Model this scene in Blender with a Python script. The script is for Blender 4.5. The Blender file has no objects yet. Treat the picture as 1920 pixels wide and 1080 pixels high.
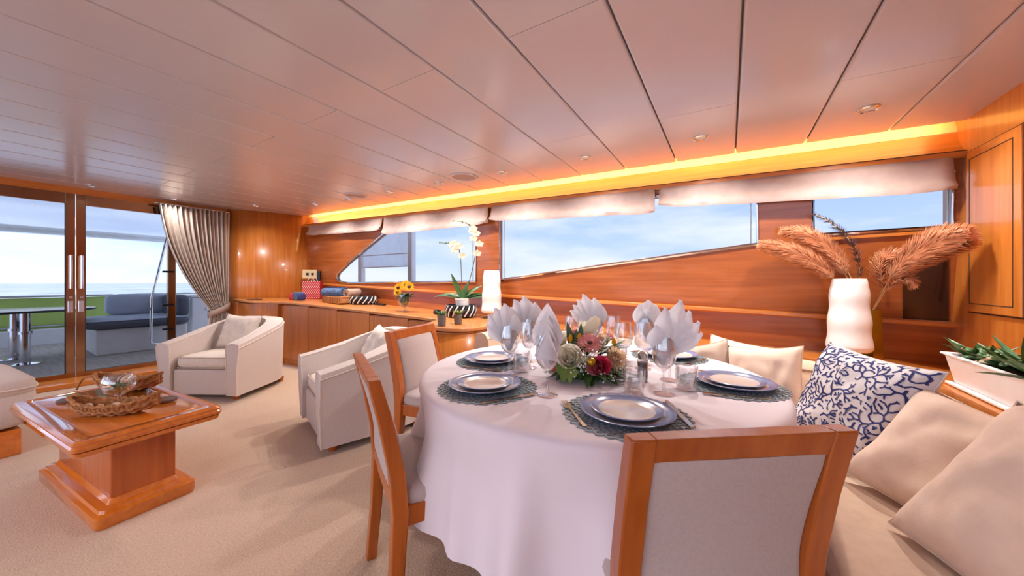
import bpy, bmesh, math, random
from mathutils import Vector, Matrix, noise
from mathutils.geometry import tessellate_polygon
random.seed(7)
R = math.radians
sin, cos, pi = math.sin, math.cos, math.pi
scene = bpy.context.scene
C = scene.collection

# ---------------------------------------------------------------- camera
CAMH = 1.15                       # eye height above the carpet
YAW = 32.4                        # degrees turned aft from the side wall's normal
FPX, HOR = 640.0, 528.0           # focal length in pixels of a 1920 frame, horizon row
cam_d = bpy.data.cameras.new('camera'); cam_d.sensor_width = 36; cam_d.lens = FPX/1920*36
cam_d.shift_y = -(540-HOR)/1920; cam_d.clip_start = .02; cam_d.clip_end = 3000
cam = bpy.data.objects.new('camera', cam_d); C.objects.link(cam)
cam.location = (0, 0, CAMH); cam.rotation_euler = (R(90), 0, R(YAW))
scene.camera = cam
FW = Vector((-sin(R(YAW)), cos(R(YAW)), 0)); RT = Vector((cos(R(YAW)), sin(R(YAW)), 0))

# ---------------------------------------------------------------- light and exposure
scene.view_settings.view_transform = 'Standard'; scene.view_settings.look = 'None'
scene.view_settings.gamma = 1; scene.view_settings.use_curve_mapping = False
scene.view_settings.exposure = 0.68
scene.cycles.max_bounces = 10; scene.cycles.transparent_max_bounces = 24
scene.cycles.caustics_reflective = False; scene.cycles.caustics_refractive = False
WORLD_STRENGTH = 2.0
w = bpy.data.worlds.new('sky'); scene.world = w; w.use_nodes = True
nt = w.node_tree; nt.nodes.clear()
def wn(t, **k):
    n = nt.nodes.new(t)
    for a, b in k.items(): setattr(n, a, b)
    return n
tc = wn('ShaderNodeTexCoord'); sep = wn('ShaderNodeSeparateXYZ'); rp = wn('ShaderNodeValToRGB')
bg = wn('ShaderNodeBackground'); wo = wn('ShaderNodeOutputWorld'); nz = wn('ShaderNodeTexNoise'); mx = wn('ShaderNodeMix', data_type='RGBA')
mp = wn('ShaderNodeMapping'); mp.inputs['Scale'].default_value = (1.5, 1.5, 6)
nt.links.new(tc.outputs['Generated'], sep.inputs[0]); nt.links.new(sep.outputs['Z'], rp.inputs[0])
nt.links.new(tc.outputs['Generated'], mp.inputs[0]); nt.links.new(mp.outputs[0], nz.inputs['Vector'])
nz.inputs['Scale'].default_value = 2.0; nz.inputs['Detail'].default_value = 5
cr = rp.color_ramp; cr.elements[0].position = 0; cr.elements[0].color = (.80, .87, .99, 1)
cr.elements[1].position = .9; cr.elements[1].color = (.66, .74, .95, 1)
e = cr.elements.new(.06); e.color = (.62, .75, .98, 1); e = cr.elements.new(.2); e.color = (.46, .61, .96, 1)
nr = wn('ShaderNodeValToRGB'); nr.color_ramp.elements[0].position = .42; nr.color_ramp.elements[1].position = .68
nt.links.new(nz.outputs[0], nr.inputs[0]); nt.links.new(nr.outputs[0], mx.inputs[0])
nt.links.new(rp.outputs[0], mx.inputs[6]); mx.inputs[7].default_value = (.93, .94, .98, 1)
nt.links.new(mx.outputs[2], bg.inputs[0]); bg.inputs[1].default_value = WORLD_STRENGTH
nt.links.new(bg.outputs[0], wo.inputs[0])

# ---------------------------------------------------------------- materials
def lin(c):
    def f(x):
        x /= 255.
        return x/12.92 if x <= .04045 else ((x+.055)/1.055)**2.4
    return (f(c[0]), f(c[1]), f(c[2]), 1)
def base(name):
    m = bpy.data.materials.new(name); m.use_nodes = True
    return m, m.node_tree, m.node_tree.nodes['Principled BSDF']
def noise_mix(t, c1, c2, scale, stretch=(1, 1, 1), detail=4, lo=.3, hi=.7, coord='Object'):
    N = t.nodes; L = t.links
    a = N.new('ShaderNodeTexCoord'); b = N.new('ShaderNodeMapping'); n = N.new('ShaderNodeTexNoise'); r = N.new('ShaderNodeValToRGB')
    b.inputs['Scale'].default_value = stretch; n.inputs['Scale'].default_value = scale; n.inputs['Detail'].default_value = detail
    L.new(a.outputs[coord], b.inputs[0]); L.new(b.outputs[0], n.inputs['Vector']); L.new(n.outputs[0], r.inputs[0])
    r.color_ramp.elements[0].position = lo; r.color_ramp.elements[1].position = hi
    r.color_ramp.elements[0].color = c1; r.color_ramp.elements[1].color = c2
    return n, r
def mat(name, col, rough=.5, metal=0, coat=0, col2=None, scale=8, stretch=(1, 1, 1), bump=0, bscale=200, sheen=0, spec=.5):
    m, t, p = base(name)
    p.inputs['Roughness'].default_value = rough; p.inputs['Metallic'].default_value = metal
    p.inputs['Coat Weight'].default_value = coat; p.inputs['Coat Roughness'].default_value = .06
    p.inputs['Specular IOR Level'].default_value = spec
    if sheen: p.inputs['Sheen Weight'].default_value = sheen
    c = lin(col); c2 = lin(col2) if col2 else (c[0]*.93, c[1]*.93, c[2]*.93, 1)
    n, r = noise_mix(t, c2, c, scale, stretch); t.links.new(r.outputs[0], p.inputs['Base Color'])
    if bump:
        n2, r2 = noise_mix(t, (0, 0, 0, 1), (1, 1, 1, 1), bscale, (1, 1, 1), 2)
        b = t.nodes.new('ShaderNodeBump'); b.inputs['Strength'].default_value = bump; b.inputs['Distance'].default_value = .0012
        t.links.new(r2.outputs[0], b.inputs['Height']); t.links.new(b.outputs[0], p.inputs['Normal'])
    return m
def wood(name, c1, c2, axis, rough=.32, coat=.35):
    m, t, p = base(name); st = [14, 14, 14]; st[axis] = .9
    p.inputs['Roughness'].default_value = rough; p.inputs['Coat Weight'].default_value = coat; p.inputs['Coat Roughness'].default_value = .08
    n, r = noise_mix(t, lin(c2), lin(c1), 2.2, st, 6, .3, .75)
    st2 = [1.6]*3; st2[axis] = .5
    n2, r2 = noise_mix(t, (.80, .80, .80, 1), (1, 1, 1, 1), 1.5, st2, 2)
    x = t.nodes.new('ShaderNodeMix'); x.data_type = 'RGBA'; x.blend_type = 'MULTIPLY'; x.inputs[0].default_value = 1
    t.links.new(r.outputs[0], x.inputs[6]); t.links.new(r2.outputs[0], x.inputs[7]); t.links.new(x.outputs[2], p.inputs['Base Color'])
    return m
def thin_glass(name, tint=(1, 1, 1), refl=1.0, f0=.05):
    m = bpy.data.materials.new(name); m.use_nodes = True; t = m.node_tree; t.nodes.clear(); N = t.nodes
    o = N.new('ShaderNodeOutputMaterial'); a = N.new('ShaderNodeBsdfTransparent'); g = N.new('ShaderNodeBsdfGlossy'); x = N.new('ShaderNodeMixShader')
    l = N.new('ShaderNodeLayerWeight'); l.inputs[0].default_value = .35
    q = N.new('ShaderNodeMath'); q.operation = 'MULTIPLY_ADD'; q.inputs[1].default_value = .55*refl; q.inputs[2].default_value = f0*refl
    a.inputs[0].default_value = (*tint, 1); g.inputs['Roughness'].default_value = .02; g.inputs[0].default_value = (1, 1, 1, 1)
    t.links.new(l.outputs['Facing'], q.inputs[0]); t.links.new(q.outputs[0], x.inputs[0])
    t.links.new(a.outputs[0], x.inputs[1]); t.links.new(g.outputs[0], x.inputs[2]); t.links.new(x.outputs[0], o.inputs[0])
    return m
def emit(name, col, s):
    m = bpy.data.materials.new(name); m.use_nodes = True; p = m.node_tree.nodes['Principled BSDF']
    p.inputs['Emission Color'].default_value = lin(col); p.inputs['Emission Strength'].default_value = s
    p.inputs['Base Color'].default_value = lin(col)
    return m
WA, WB = (222, 140, 60), (196, 110, 38)
M = dict(
    wood_x=wood('lacquered cherry, grain along', WA, WB, 0), wood_y=wood('lacquered cherry, grain across', WA, WB, 1), wood_z=wood('lacquered cherry, grain upright', WA, WB, 2),
    wall_z=wood('cherry wall veneer', (190, 106, 50), (156, 80, 32), 0, .28, .4), beech=wood('pale cherry edge', (226, 150, 84), (206, 126, 62), 0),
    cab_z=wood('cherry cabinet veneer', (216, 132, 52), (190, 106, 36), 2, .3, .4),
    chair_wood=wood('chair cherry', (200, 108, 34), (172, 82, 20), 2, .35, .25), table_wood=wood('coffee table cherry', (226, 130, 46), (204, 106, 30), 0, .12, .8),
    carpet=mat('carpet', (206, 177, 152), .95, 0, 0, (184, 153, 128), 110, (1, 1, 1), .9, 170, .3, .1),
    ceil=mat('ceiling vinyl', (203, 198, 203), .42, 0, .9, (200, 194, 198), 3),
    dark=mat('dark gap', (70, 45, 34), .8),
    fabric=mat('greige upholstery', (212, 198, 190), .92, 0, 0, (206, 191, 183), 90, (1, 1, 1), .35, 420, .2, .15),
    chair_fabric=mat('mauve grey chair fabric', (196, 180, 175), .92, 0, 0, (188, 172, 166), 120, (1, 1, 1), .35, 420, .2, .15),
    fabric_pale=mat('pale cotton', (228, 214, 200), .92, 0, 0, (220, 205, 190), 25, (1, 1, 1), .25, 500, .2, .15),
    sofa=mat('sofa fabric', (222, 194, 168), .92, 0, 0, (212, 182, 156), 30, (1, 1, 1), .25, 420, .2, .15),
    pillow=mat('beige cushion cotton', (232, 205, 184), .92, 0, 0, (224, 196, 174), 20, (1, 1, 1), .2, 500, .2, .15),
    pillow2=mat('taupe cushion cotton', (200, 176, 158), .92, 0, 0, (190, 166, 148), 20, (1, 1, 1), .2, 500, .2, .15),
    coralbase=mat('cream cushion linen', (226, 218, 216), .92, 0, 0, (218, 210, 208), 20, (1, 1, 1), .2, 500),
    navy=mat('navy print', (52, 56, 112), .9),
    cloth=mat('white tablecloth', (240, 230, 234), .85, 0, 0, (236, 225, 230), 5, (1, 1, 1), .06, 600, .15, .2),
    napkin=mat('white napkin', (252, 250, 251), .85, 0, 0, (240, 236, 238), 8, (1, 1, 1), .08, 500),
    chrome=mat('chrome', (225, 225, 230), .08, 1), bronze=mat('bronzed door metal', (176, 140, 112), .14, 1, 0, (150, 112, 84), 2, (1, 1, .3)),
    steel=mat('brushed steel', (205, 200, 196), .25, 1), black=mat('black plastic', (26, 24, 26), .4), rubber=mat('black rubber', (30, 28, 30), .7),
    glass_win=thin_glass('tinted window glass', (.31, .33, .36), .2, .01), glass=thin_glass('clear glass', (.97, .97, .98), 1.45, .06), glass_vase=thin_glass('vase glass', (.85, .9, .88)),
    white=mat('white ceramic', (244, 240, 236), .35), white_plastic=mat('white plastic', (246, 242, 242), .3), gel=mat('white gelcoat', (250, 250, 252), .3),
    shade=mat('white lamp shade', (246, 242, 238), .5), lampbase=mat('dark nickel', (120, 112, 106), .25, .8),
    mattex=mat('grey green woven vinyl', (140, 154, 156), .55), plate=mat('cream stoneware', (226, 218, 208), .22, 0, .3, (212, 200, 190), 7),
    plateblue=mat('blue glazed rim', (96, 112, 160), .22, 0, .3, (150, 160, 188), 9),
    cutlery=mat('gilded cutlery', (206, 180, 150), .2, 1), red=mat('red white paper', (190, 44, 50), .6), wicker=mat('brown wicker', (190, 130, 76), .75, 0, 0, (136, 84, 42), 60, (1, 1, 1), .6, 120),
    wicker2=mat('honey wicker', (196, 142, 84), .75, 0, 0, (140, 86, 44), 60, (1, 1, 1), .6, 120),
    slate=mat('brown leather coaster', (110, 82, 72), .6), shell=mat('pale shells', (228, 206, 190), .5, 0, 0, (196, 160, 140), 30),
    ropew=mat('white rope', (224, 220, 216), .8), ropek=mat('black rope', (28, 26, 34), .8),
    blue_towel=mat('blue towelling', (96, 122, 160), .95, 0, 0, (54, 70, 104), 16, (1, 1, 1), .5, 250), beige_towel=mat('beige towelling', (206, 172, 150), .95, 0, 0, (190, 150, 126), 20, (1, 1, 1), .5, 250),
    leaf=mat('dark leaf', (66, 104, 48), .4, 0, 0, (38, 68, 32), 20), leaf2=mat('light leaf', (130, 150, 70), .4, 0, 0, (100, 126, 56), 20), leaf_s=mat('succulent leaf', (104, 146, 92), .4, 0, 0, (70, 112, 66), 20),
    petal_w=mat('cream rose petal', (252, 246, 226), .6), petal_p=mat('coral rose petal', (238, 150, 150), .6), petal_r=mat('magenta rose petal', (222, 70, 106), .6), petal_g=mat('pink gerbera petal', (240, 150, 160), .6, 0, 0, (246, 190, 170), 60),
    petal_y=mat('yellow petal', (248, 190, 30), .6), petal_t=mat('peach petal', (246, 218, 182), .6), seed=mat('dark seed head', (70, 36, 20), .8), gold=mat('gold bauble', (206, 160, 40), .2, .7), orchid=mat('peach orchid petal', (252, 226, 196), .6),
    stem=mat('brown stem', (86, 92, 60), .6), feather=mat('rust feather', (244, 200, 164), .9, 0, 0, (230, 174, 130), 30), feather_d=mat('dark dried seed', (110, 84, 84), .9), straw=mat('straw stalk', (222, 186, 130), .6),
    soil=mat('dark soil', (50, 38, 30), .9), stone_g=mat('green glass pebble', (60, 150, 90), .1, 0, .5, (30, 100, 60), 90), potgrey=mat('grey ribbed pot', (110, 104, 96), .6),
    cur=mat('curtain linen', (226, 214, 204), .9, 0, 0, (214, 200, 190), 30, (1, 1, 1), .2, 500), blind=mat('roman blind linen', (186, 164, 156), .9, 0, 0, (176, 152, 142), 12), tie=mat('tie back linen', (170, 146, 136), .9),
    ply=mat('cream plate', (230, 206, 160), .5), grey_cush=mat('grey outdoor cushion', (204, 211, 224), .9, 0, 0, (194, 203, 218), 12), navy_cush=mat('dark outdoor cushion', (104, 108, 122), .9),
    teak=wood('weathered teak', (222, 212, 204), (190, 178, 168), 0, .7, 0), greencloth=mat('green weather cloth', (196, 224, 120), .8, 0, 0, (186, 212, 112), 3),
    dark_reflection=mat('painted dark reflection', (52, 28, 20), .12, 0, .4), dtable=mat('dark table top', (62, 66, 78), .15, 0, .5), led=emit('warm led', (255, 208, 126), 32.0), led_off=mat('frosted lens', (235, 226, 215), .3))
def translucent(m, f):
    t = m.node_tree; p = t.nodes['Principled BSDF']; o = [n for n in t.nodes if n.type == 'OUTPUT_MATERIAL'][0]
    x = t.nodes.new('ShaderNodeMixShader'); q = t.nodes.new('ShaderNodeBsdfTranslucent'); x.inputs[0].default_value = f
    if p.inputs['Base Color'].links: t.links.new(p.inputs['Base Color'].links[0].from_socket, q.inputs[0])
    t.links.new(p.outputs[0], x.inputs[1]); t.links.new(q.outputs[0], x.inputs[2]); t.links.new(x.outputs[0], o.inputs[0])
M['ceil'].node_tree.nodes['Principled BSDF'].inputs['Coat Roughness'].default_value = .2
translucent(M['napkin'], .30); translucent(M['feather'], .35); translucent(M['orchid'], .3)
for k_ in ('petal_w', 'petal_p', 'petal_g', 'petal_t', 'petal_y', 'petal_r'): translucent(M[k_], .45)
M['glass_door'] = thin_glass('door glass', (.39, .41, .44), .2, .01); M['soffit'] = mat('glossy white soffit', (250, 250, 252), .08, 0, 1)
M['awning'] = mat('white awning cloth', (250, 250, 252), .8); translucent(M['awning'], .85)
M['cove'] = mat('cream cove glow', (246, 212, 158), .5)  # bright core of the cove glow put into the colour
# sea with foam
def sea_mat():
    m, t, p = base('sea water'); p.inputs['Roughness'].default_value = .25
    n, r = noise_mix(t, lin((120, 150, 192)), lin((240, 244, 250)), .25, (1, .35, 1), 8, .34, .54); t.links.new(r.outputs[0], p.inputs['Base Color'])
    return m
M['sea'] = sea_mat()

# ---------------------------------------------------------------- mesh helpers
class MB:
    def __init__(s): s.v = []; s.f = []
    def add(s, v, f):
        o = len(s.v); s.v += [tuple(p) for p in v]; s.f += [tuple(i+o for i in q) for q in f]; return s
    def box(s, x0, x1, y0, y1, z0, z1):
        return s.add([(x0, y0, z0), (x1, y0, z0), (x1, y1, z0), (x0, y1, z0), (x0, y0, z1), (x1, y0, z1), (x1, y1, z1), (x0, y1, z1)],
                     [(0, 3, 2, 1), (4, 5, 6, 7), (0, 1, 5, 4), (1, 2, 6, 5), (2, 3, 7, 6), (3, 0, 4, 7)])
    def grid(s, rows, cu=False, cv=False, caps=False):
        n, m = len(rows), len(rows[0]); V = [p for r in rows for p in r]; F = []
        for i in range(n if cu else n-1):
            for j in range(m if cv else m-1):
                a, b = i*m+j, i*m+(j+1) % m; c, d = ((i+1) % n)*m+(j+1) % m, ((i+1) % n)*m+j
                F.append((a, b, c, d))
        if caps: F += [tuple(range(m))[::-1], tuple((n-1)*m+j for j in range(m))]
        return s.add(V, F)
    def tube(s, pts, r, n=8, closed=False, flat=1):
        pts = [Vector(p) for p in pts]; rows = []; k = len(pts); up = None
        for i, p in enumerate(pts):
            a = pts[(i-1) % k] if closed or i > 0 else p; b = pts[(i+1) % k] if closed or i < k-1 else p
            t = (b-a).normalized() if (b-a).length > 1e-9 else Vector((0, 0, 1))
            if up is None: up = Vector((0, 0, 1)) if abs(t.z) < .9 else Vector((1, 0, 0))
            x = t.cross(up); x = x.normalized() if x.length > 1e-6 else t.orthogonal().normalized()
            y = x.cross(t).normalized(); up = y
            rr = r[i] if isinstance(r, (list, tuple)) else r
            rows.append([p + x*rr*cos(2*pi*j/n) + y*rr*flat*sin(2*pi*j/n) for j in range(n)])
        return s.grid(rows, closed, True, not closed)
    def lathe(s, prof, n=32, c=(0, 0, 0), wob=None):
        rows = []
        for r, z in prof:
            rows.append([(c[0]+r*cos(2*pi*j/n), c[1]+r*sin(2*pi*j/n), c[2]+z) for j in range(n)])
        return s.grid(rows, False, True)
    def prism(s, poly, z0, z1, sl=0):
        n = len(poly)
        V = [(x, y, z0-sl*x) for x, y in poly]+[(x, y, z1-sl*x) for x, y in poly]
        F = [tuple(range(n))[::-1], tuple(range(n, 2*n))]+[(i, (i+1) % n, n+(i+1) % n, n+i) for i in range(n)]
        return s.add(V, F)
    def super(s, a, b, c, e=.35, n=28, m=14, ctr=(0, 0, 0), e2=None):
        f = lambda t, e: math.copysign(abs(t)**e, t); rows = []; e2 = e2 or e
        for i in range(m+1):
            p = -pi/2+pi*i/m
            rows.append([(ctr[0]+a*f(cos(p), e2)*f(cos(q), e), ctr[1]+b*f(cos(p), e2)*f(sin(q), e), ctr[2]+c*f(sin(p), e2)) for q in (2*pi*j/n for j in range(n))])
        return s.grid(rows, False, True)
    def leaf(s, p, d, up, L, w, bend=0, n=6, cup=.15, wmax=.4):
        p, d = Vector(p), Vector(d).normalized(); sd = d.cross(Vector(up))
        sd = sd.normalized() if sd.length > 1e-6 else d.orthogonal().normalized(); nn = sd.cross(d).normalized(); rows = []
        for i in range(n+1):
            t = i/n; q = w*(sin(pi*t**.75)**.9 if t < 1 else 0)+w*.02
            c = p+d*L*t+nn*(-bend*L*t*t)
            rows.append([c-sd*q*.5+nn*cup*q, c, c+sd*q*.5+nn*cup*q])
        return s.grid(rows)
    def build(s, name, m, parent=None, smooth=40, bevel=0, seg=2, solid=0, sub=0):
        me = bpy.data.meshes.new(name); me.from_pydata(s.v, [], s.f); me.validate(); me.materials.append(m if not isinstance(m, str) else M[m])
        bm = bmesh.new(); bm.from_mesh(me); bmesh.ops.recalc_face_normals(bm, faces=bm.faces); bm.to_mesh(me); bm.free()
        o = bpy.data.objects.new(name, me); C.objects.link(o); o.parent = parent
        if smooth:
            me.polygons.foreach_set('use_smooth', [True]*len(me.polygons)); me.set_sharp_from_angle(angle=R(smooth))
        if solid: d = o.modifiers.new('s', 'SOLIDIFY'); d.thickness = solid; d.offset = 0
        if bevel:
            d = o.modifiers.new('b', 'BEVEL'); d.width = bevel; d.segments = seg; d.limit_method = 'ANGLE'; d.angle_limit = R(40); d.harden_normals = False
        if sub: d = o.modifiers.new('u', 'SUBSURF'); d.levels = sub; d.render_levels = sub
        return o
def tag(o, label=None, cat=None, group=None, kind=None):
    if label: o['label'] = label
    if cat: o['category'] = cat
    if group: o['group'] = group
    if kind: o['kind'] = kind
    return o
def thing(name, label, cat, loc=(0, 0, 0), rz=0, group=None):
    o = bpy.data.objects.new(name, None); C.objects.link(o); o.location = loc; o.rotation_euler = (0, 0, rz); o.empty_display_size = .1
    return tag(o, label, cat, group)
def struct(name, mb, m, **k): return tag(mb.build(name, m, **k), kind='structure')
def sgroup(name, loc=(0, 0, 0)):
    o = bpy.data.objects.new(name, None); C.objects.link(o); o.location = loc; return tag(o, kind='structure')
def dup(root, loc=None, rz=None, label=None, group=None):
    r = root.copy(); C.objects.link(r)
    if loc is not None: r.location = loc
    if rz is not None: r.rotation_euler = (0, 0, rz)
    if label: r['label'] = label
    if group: r['group'] = group
    for ch in list(root.children):
        c = ch.copy(); C.objects.link(c); c.parent = r
        for g in list(ch.children):
            d = g.copy(); C.objects.link(d); d.parent = c
    return r
def face(fx, fy): return math.atan2(-fx, fy)          # turn that makes local +y point along (fx, fy)
def bez(p, n):
    p = [Vector(q) for q in p]; out = []
    for i in range(n+1):
        t = i/n; q = p[:]
        while len(q) > 1: q = [q[j].lerp(q[j+1], t) for j in range(len(q)-1)]
        out.append(q[0])
    return out
SL = .031                                              # the joinery on the side wall rises aft by this slope
def zs(z, x): return z - SL*x

# ================================================================ the setting
def ray(u, v): return FW + RT*((u-960)/FPX) + Vector((0, 0, (HOR-v)/FPX))
EYE = Vector((0, 0, CAMH))
def at(u, v, X=None, Y=None, Z=None):                  # survey of the photograph: the point on a known plane
    d = ray(u, v)
    k = X/d.x if X is not None else Y/d.y if Y is not None else (Z-CAMH)/d.z
    return EYE + d*k
WY, WT = 2.88, .13                                     # side wall: Y at sheer height 1.86 and its tumblehome
def wall_y(x, z): return WY + WT*(1.86-(z+SL*x))
def onwall(u, v):
    d = ray(u, v); k = (WY+WT*(1.86-CAMH))/(d.y+WT*d.z+WT*SL*d.x)
    return EYE + d*k
XD = -6.35                                             # plane of the glass doors
XR = 1.08                                              # plane of the wooden cabinet wall
def ceil_z(x): return 2.05-.028*x

struct('floor', MB().box(-6.4, 3.0, -3.4, 3.2, -.05, 0), 'carpet')

# ceiling: athwartship vinyl panels, each strip in two pieces
ceiling = sgroup('ceiling')
PW = .375; x = .79+PW; k = 0
while x > XD-.05:
    x0, x1 = max(x-PW, XD), x
    J = 2.06 if k % 2 == 1 else 1.08
    for ya, yb in ((-2.9, J), (J, 2.86)):
        mb = MB(); g = .0032; ym = .0012
        a, b = x0+g, x1-g
        za, zb = ceil_z(a), ceil_z(b); r = .007
        prof = [(a, za+.03), (a, za+r), (a+r*.4, za+r*.25), (a+r*1.4, za), (b-r*1.4, zb), (b-r*.4, zb+r*.25), (b, zb+r), (b, zb+.03)]
        mb.grid([[(p, ya+ym, q) for p, q in prof], [(p, yb-ym, q) for p, q in prof]], False, True, True)
        mb.build('panel', 'ceil', ceiling, 0)
    x -= PW; k += 1
MB().add([(XD, -2.9, ceil_z(XD)+.032), (1.2, -2.9, ceil_z(1.2)+.032), (1.2, 2.86, ceil_z(1.2)+.032), (XD, 2.86, ceil_z(XD)+.032),
          (XD, -2.9, ceil_z(XD)+.06), (1.2, -2.9, ceil_z(1.2)+.06), (1.2, 2.86, ceil_z(1.2)+.06), (XD, 2.86, ceil_z(XD)+.06)],
         [(0, 1, 2, 3), (4, 5, 6, 7), (0, 1, 5, 4), (1, 2, 6, 5), (2, 3, 7, 6), (3, 0, 4, 7)]).build('backing', 'blind', ceiling, 0)
# cove roof above the gap
MB().add([(-6.0, 2.80, ceil_z(-6.0)+.16), (1.1, 2.80, ceil_z(1.1)+.16), (1.1, 3.02, ceil_z(1.1)+.16), (-6.0, 3.02, ceil_z(-6.0)+.16),
          (-6.0, 2.80, ceil_z(-6.0)+.06), (1.1, 2.80, ceil_z(1.1)+.06)], [(0, 1, 2, 3), (0, 1, 5, 4)]).build('cove_roof', 'ceil', ceiling, 0)

# port side and forward end of the saloon, behind the camera
struct('wall_front', MB().box(-6.4, 3.0, -3.0, -2.92, 0, .5).box(-6.4, 3.0, -3.0, -2.92, 2.0, 2.3).box(-6.4, -5.4, -3.0, -2.92, .5, 2.0).box(-1.6, -1.4, -3.0, -2.92, .5, 2.0), 'wood_x')
struct('wall_forward', MB().box(2.9, 2.98, -2.92, .3, 0, 2.2).box(XR+.06, 2.9, .3, .36, 0, 2.2), 'wood_z')
struct('ceiling_forward', MB().box(1.17, 2.98, -2.92, .36, 2.05, 2.1), 'ceil')

# side wall with three window openings
wall = sgroup('wall_back')
def wp(x, z): return Vector((x, wall_y(x, z), z))
XA = -5.86
outer = [(XA, zs(.93, XA)), (XR, zs(.93, XR)), (XR, zs(1.88, XR)), (XA, zs(1.88, XA))]
def xz(l): return [(onwall(u, v).x, onwall(u, v).z) for u, v in l]
W1 = xz([(652, 531), (640, 530), (633, 525), (631, 519), (634, 512), (655, 492), (690, 463), (728, 432), (752, 413), (893, 398), (893, 528), (760, 530)])
W2 = xz([(937, 525), (1180, 491), (1420, 458), (1420, 348), (1180, 373), (937, 398)])
W3 = xz([(1524, 441), (1784, 425), (1788, 322), (1524, 347)])
def wall_mesh(outer, holes, thick):
    loops = [[Vector((x, z, 0)) for x, z in l] for l in [outer]+holes]
    flat = [p for l in loops for p in l]; tri = tessellate_polygon(loops); mb = MB(); n = len(flat)
    mb.add([wp(p.x, p.y) for p in flat]+[wp(p.x, p.y)+Vector((0, thick, 0)) for p in flat], [tuple(t) for t in tri]+[tuple(i+n for i in t[::-1]) for t in tri])
    o = 0; F = []
    for l in loops:
        m = len(l)
        F += [(o+i, o+(i+1) % m, n+o+(i+1) % m, n+o+i) for i in range(m)]; o += m
    mb.f += F
    return mb
wall_mesh(outer, [W1, W2, W3], .05).build('veneer_panel', 'wall_z', wall, 0)
for i, Wn in enumerate((W1, W2, W3)):
    c = wp(sum(p[0] for p in Wn)/len(Wn), sum(p[1] for p in Wn)/len(Wn))
    win = sgroup('window_%d' % (i+1), c)
    fr = MB(); pts = [wp(*p)-c for p in Wn]
    fr.tube([p+Vector((0, -.004, 0)) for p in pts], .013, 6, True); fr.build('frame', 'chrome', win)
    fr2 = MB(); ctr = sum(pts, Vector())/len(pts)
    fr2.tube([p.lerp(ctr, .035)+Vector((0, .02, 0)) for p in pts], .008, 6, True); fr2.build('seal', 'steel', win)
    MB().add([p+Vector((0, .028, 0)) for p in pts], [tuple(range(len(pts)))]).build('pane', 'glass_win', win, 0)
# dark reflection painted as a panel below the forward window, its frame
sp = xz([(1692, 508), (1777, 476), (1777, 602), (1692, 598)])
MB().grid([[wp(*sp[0])+Vector((0, -.006, 0)), wp(*sp[1])+Vector((0, -.006, 0))], [wp(*sp[3])+Vector((0, -.006, 0)), wp(*sp[2])+Vector((0, -.006, 0))]]).build('reflection_panel', 'dark_reflection', wall, 0, solid=.008)
sp = xz([(1545, 446), (1784, 430), (1784, 436), (1545, 451)])
MB().grid([[wp(*sp[0])+Vector((0, -.012, 0)), wp(*sp[1])+Vector((0, -.012, 0))], [wp(*sp[3])+Vector((0, -.012, 0)), wp(*sp[2])+Vector((0, -.012, 0))]]).build('window_trim', 'wood_x', wall, 0, solid=.015)
# fascia below the cove
def xsweep(prof, xa, xb, slope=SL, n=1):
    mb = MB(); rows = []
    for i in range(n+1):
        x = xa+(xb-xa)*i/n; rows.append([(x, y, z-slope*x) for y, z in prof])
    return mb.grid(rows, False, True, True)
xsweep([(2.985, 2.30), (2.975, 2.10), (2.93, 1.96), (2.868, 1.885), (2.868, 1.875), (2.93, 1.875), (3.0, 2.0), (3.0, 2.30)], XA, XR).build('fascia', 'wood_x', wall, 30)
xsweep([(2.981, 2.30), (2.971, 2.10), (2.945, 2.022), (2.95, 2.015), (2.99, 2.1), (2.99, 2.30)], XA, XR).build('cove_glow_lip', 'cove', wall, 30)  # pale strip stands in for the brightest band of the cove light
xsweep([(2.848, 1.885), (2.848, 1.862), (2.856, 1.852), (2.93, 1.852), (2.93, 1.885)], XA, XR).build('fascia_trim', 'wood_x', wall, 30)
xsweep([(2.858, 1.893), (2.858, 1.885), (2.93, 1.885), (2.93, 1.893)], XA, XR).build('fascia_groove', 'dark', wall, 30)
# ledge and lower panel
xsweep([(2.955, .955), (2.945, .948), (2.945, .93), (2.955, .922), (3.05, .922), (3.05, .955)], XA, XR).build('ledge', 'wood_x', wall, 30)
xsweep([(3.012, .93), (3.012, .66), (3.05, .66), (3.05, .93)], XA, XR).build('lower_panel', 'wall_z', wall, 30)
# LED strip hidden behind the ceiling edge
led = xsweep([(2.872, 2.09), (2.872, 2.105), (2.866, 2.105), (2.866, 2.09)], -5.7, 1.0, .028).build('led_strip', 'led', None, 0)
tag(led, 'warm glowing light strip in the cove above the windows', 'light strip')

# roman blinds
def blind(u0, v0, u1, v1, label, seed):
    a, b = at(u0, v0, Y=2.845), at(u1, v1, Y=2.845); rnd = random.Random(seed); rows = []; n = 26
    for i in range(n+1):
        t = i/n; x = a.x+(b.x-a.x)*t; zb = a.z+(b.z-a.z)*t; zt = zs(1.868, x); row = []
        sag = .012*noise.noise((x*3+seed, 1, 0)); e = min(t, 1-t)
        tail = .03*max(0, 1-e/.09)
        for y, q in ((2.852, 0), (2.846, .35), (2.838, .55), (2.828, .72), (2.806, .86), (2.812, 1.0), (2.838, .97), (2.842, .75)):
            pr = .012*noise.noise((x*5, q*3, seed))
            row.append((x, y+pr*q, zt+(zb-zt)*q+(sag+tail*.6)*q*(.5 if q < .9 else 1)))
        rows.append(row)
    o = MB().grid(rows).build('roman_blind', 'blind', None, 60, solid=.004); tag(o, label, 'blind', 'roman blinds over the side windows')
blind(578, 442, 716, 433, 'short gathered linen blind beside the curved wooden corner', 1)
blind(719, 441, 915, 421, 'linen blind above the pointed aft window', 2)
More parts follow.
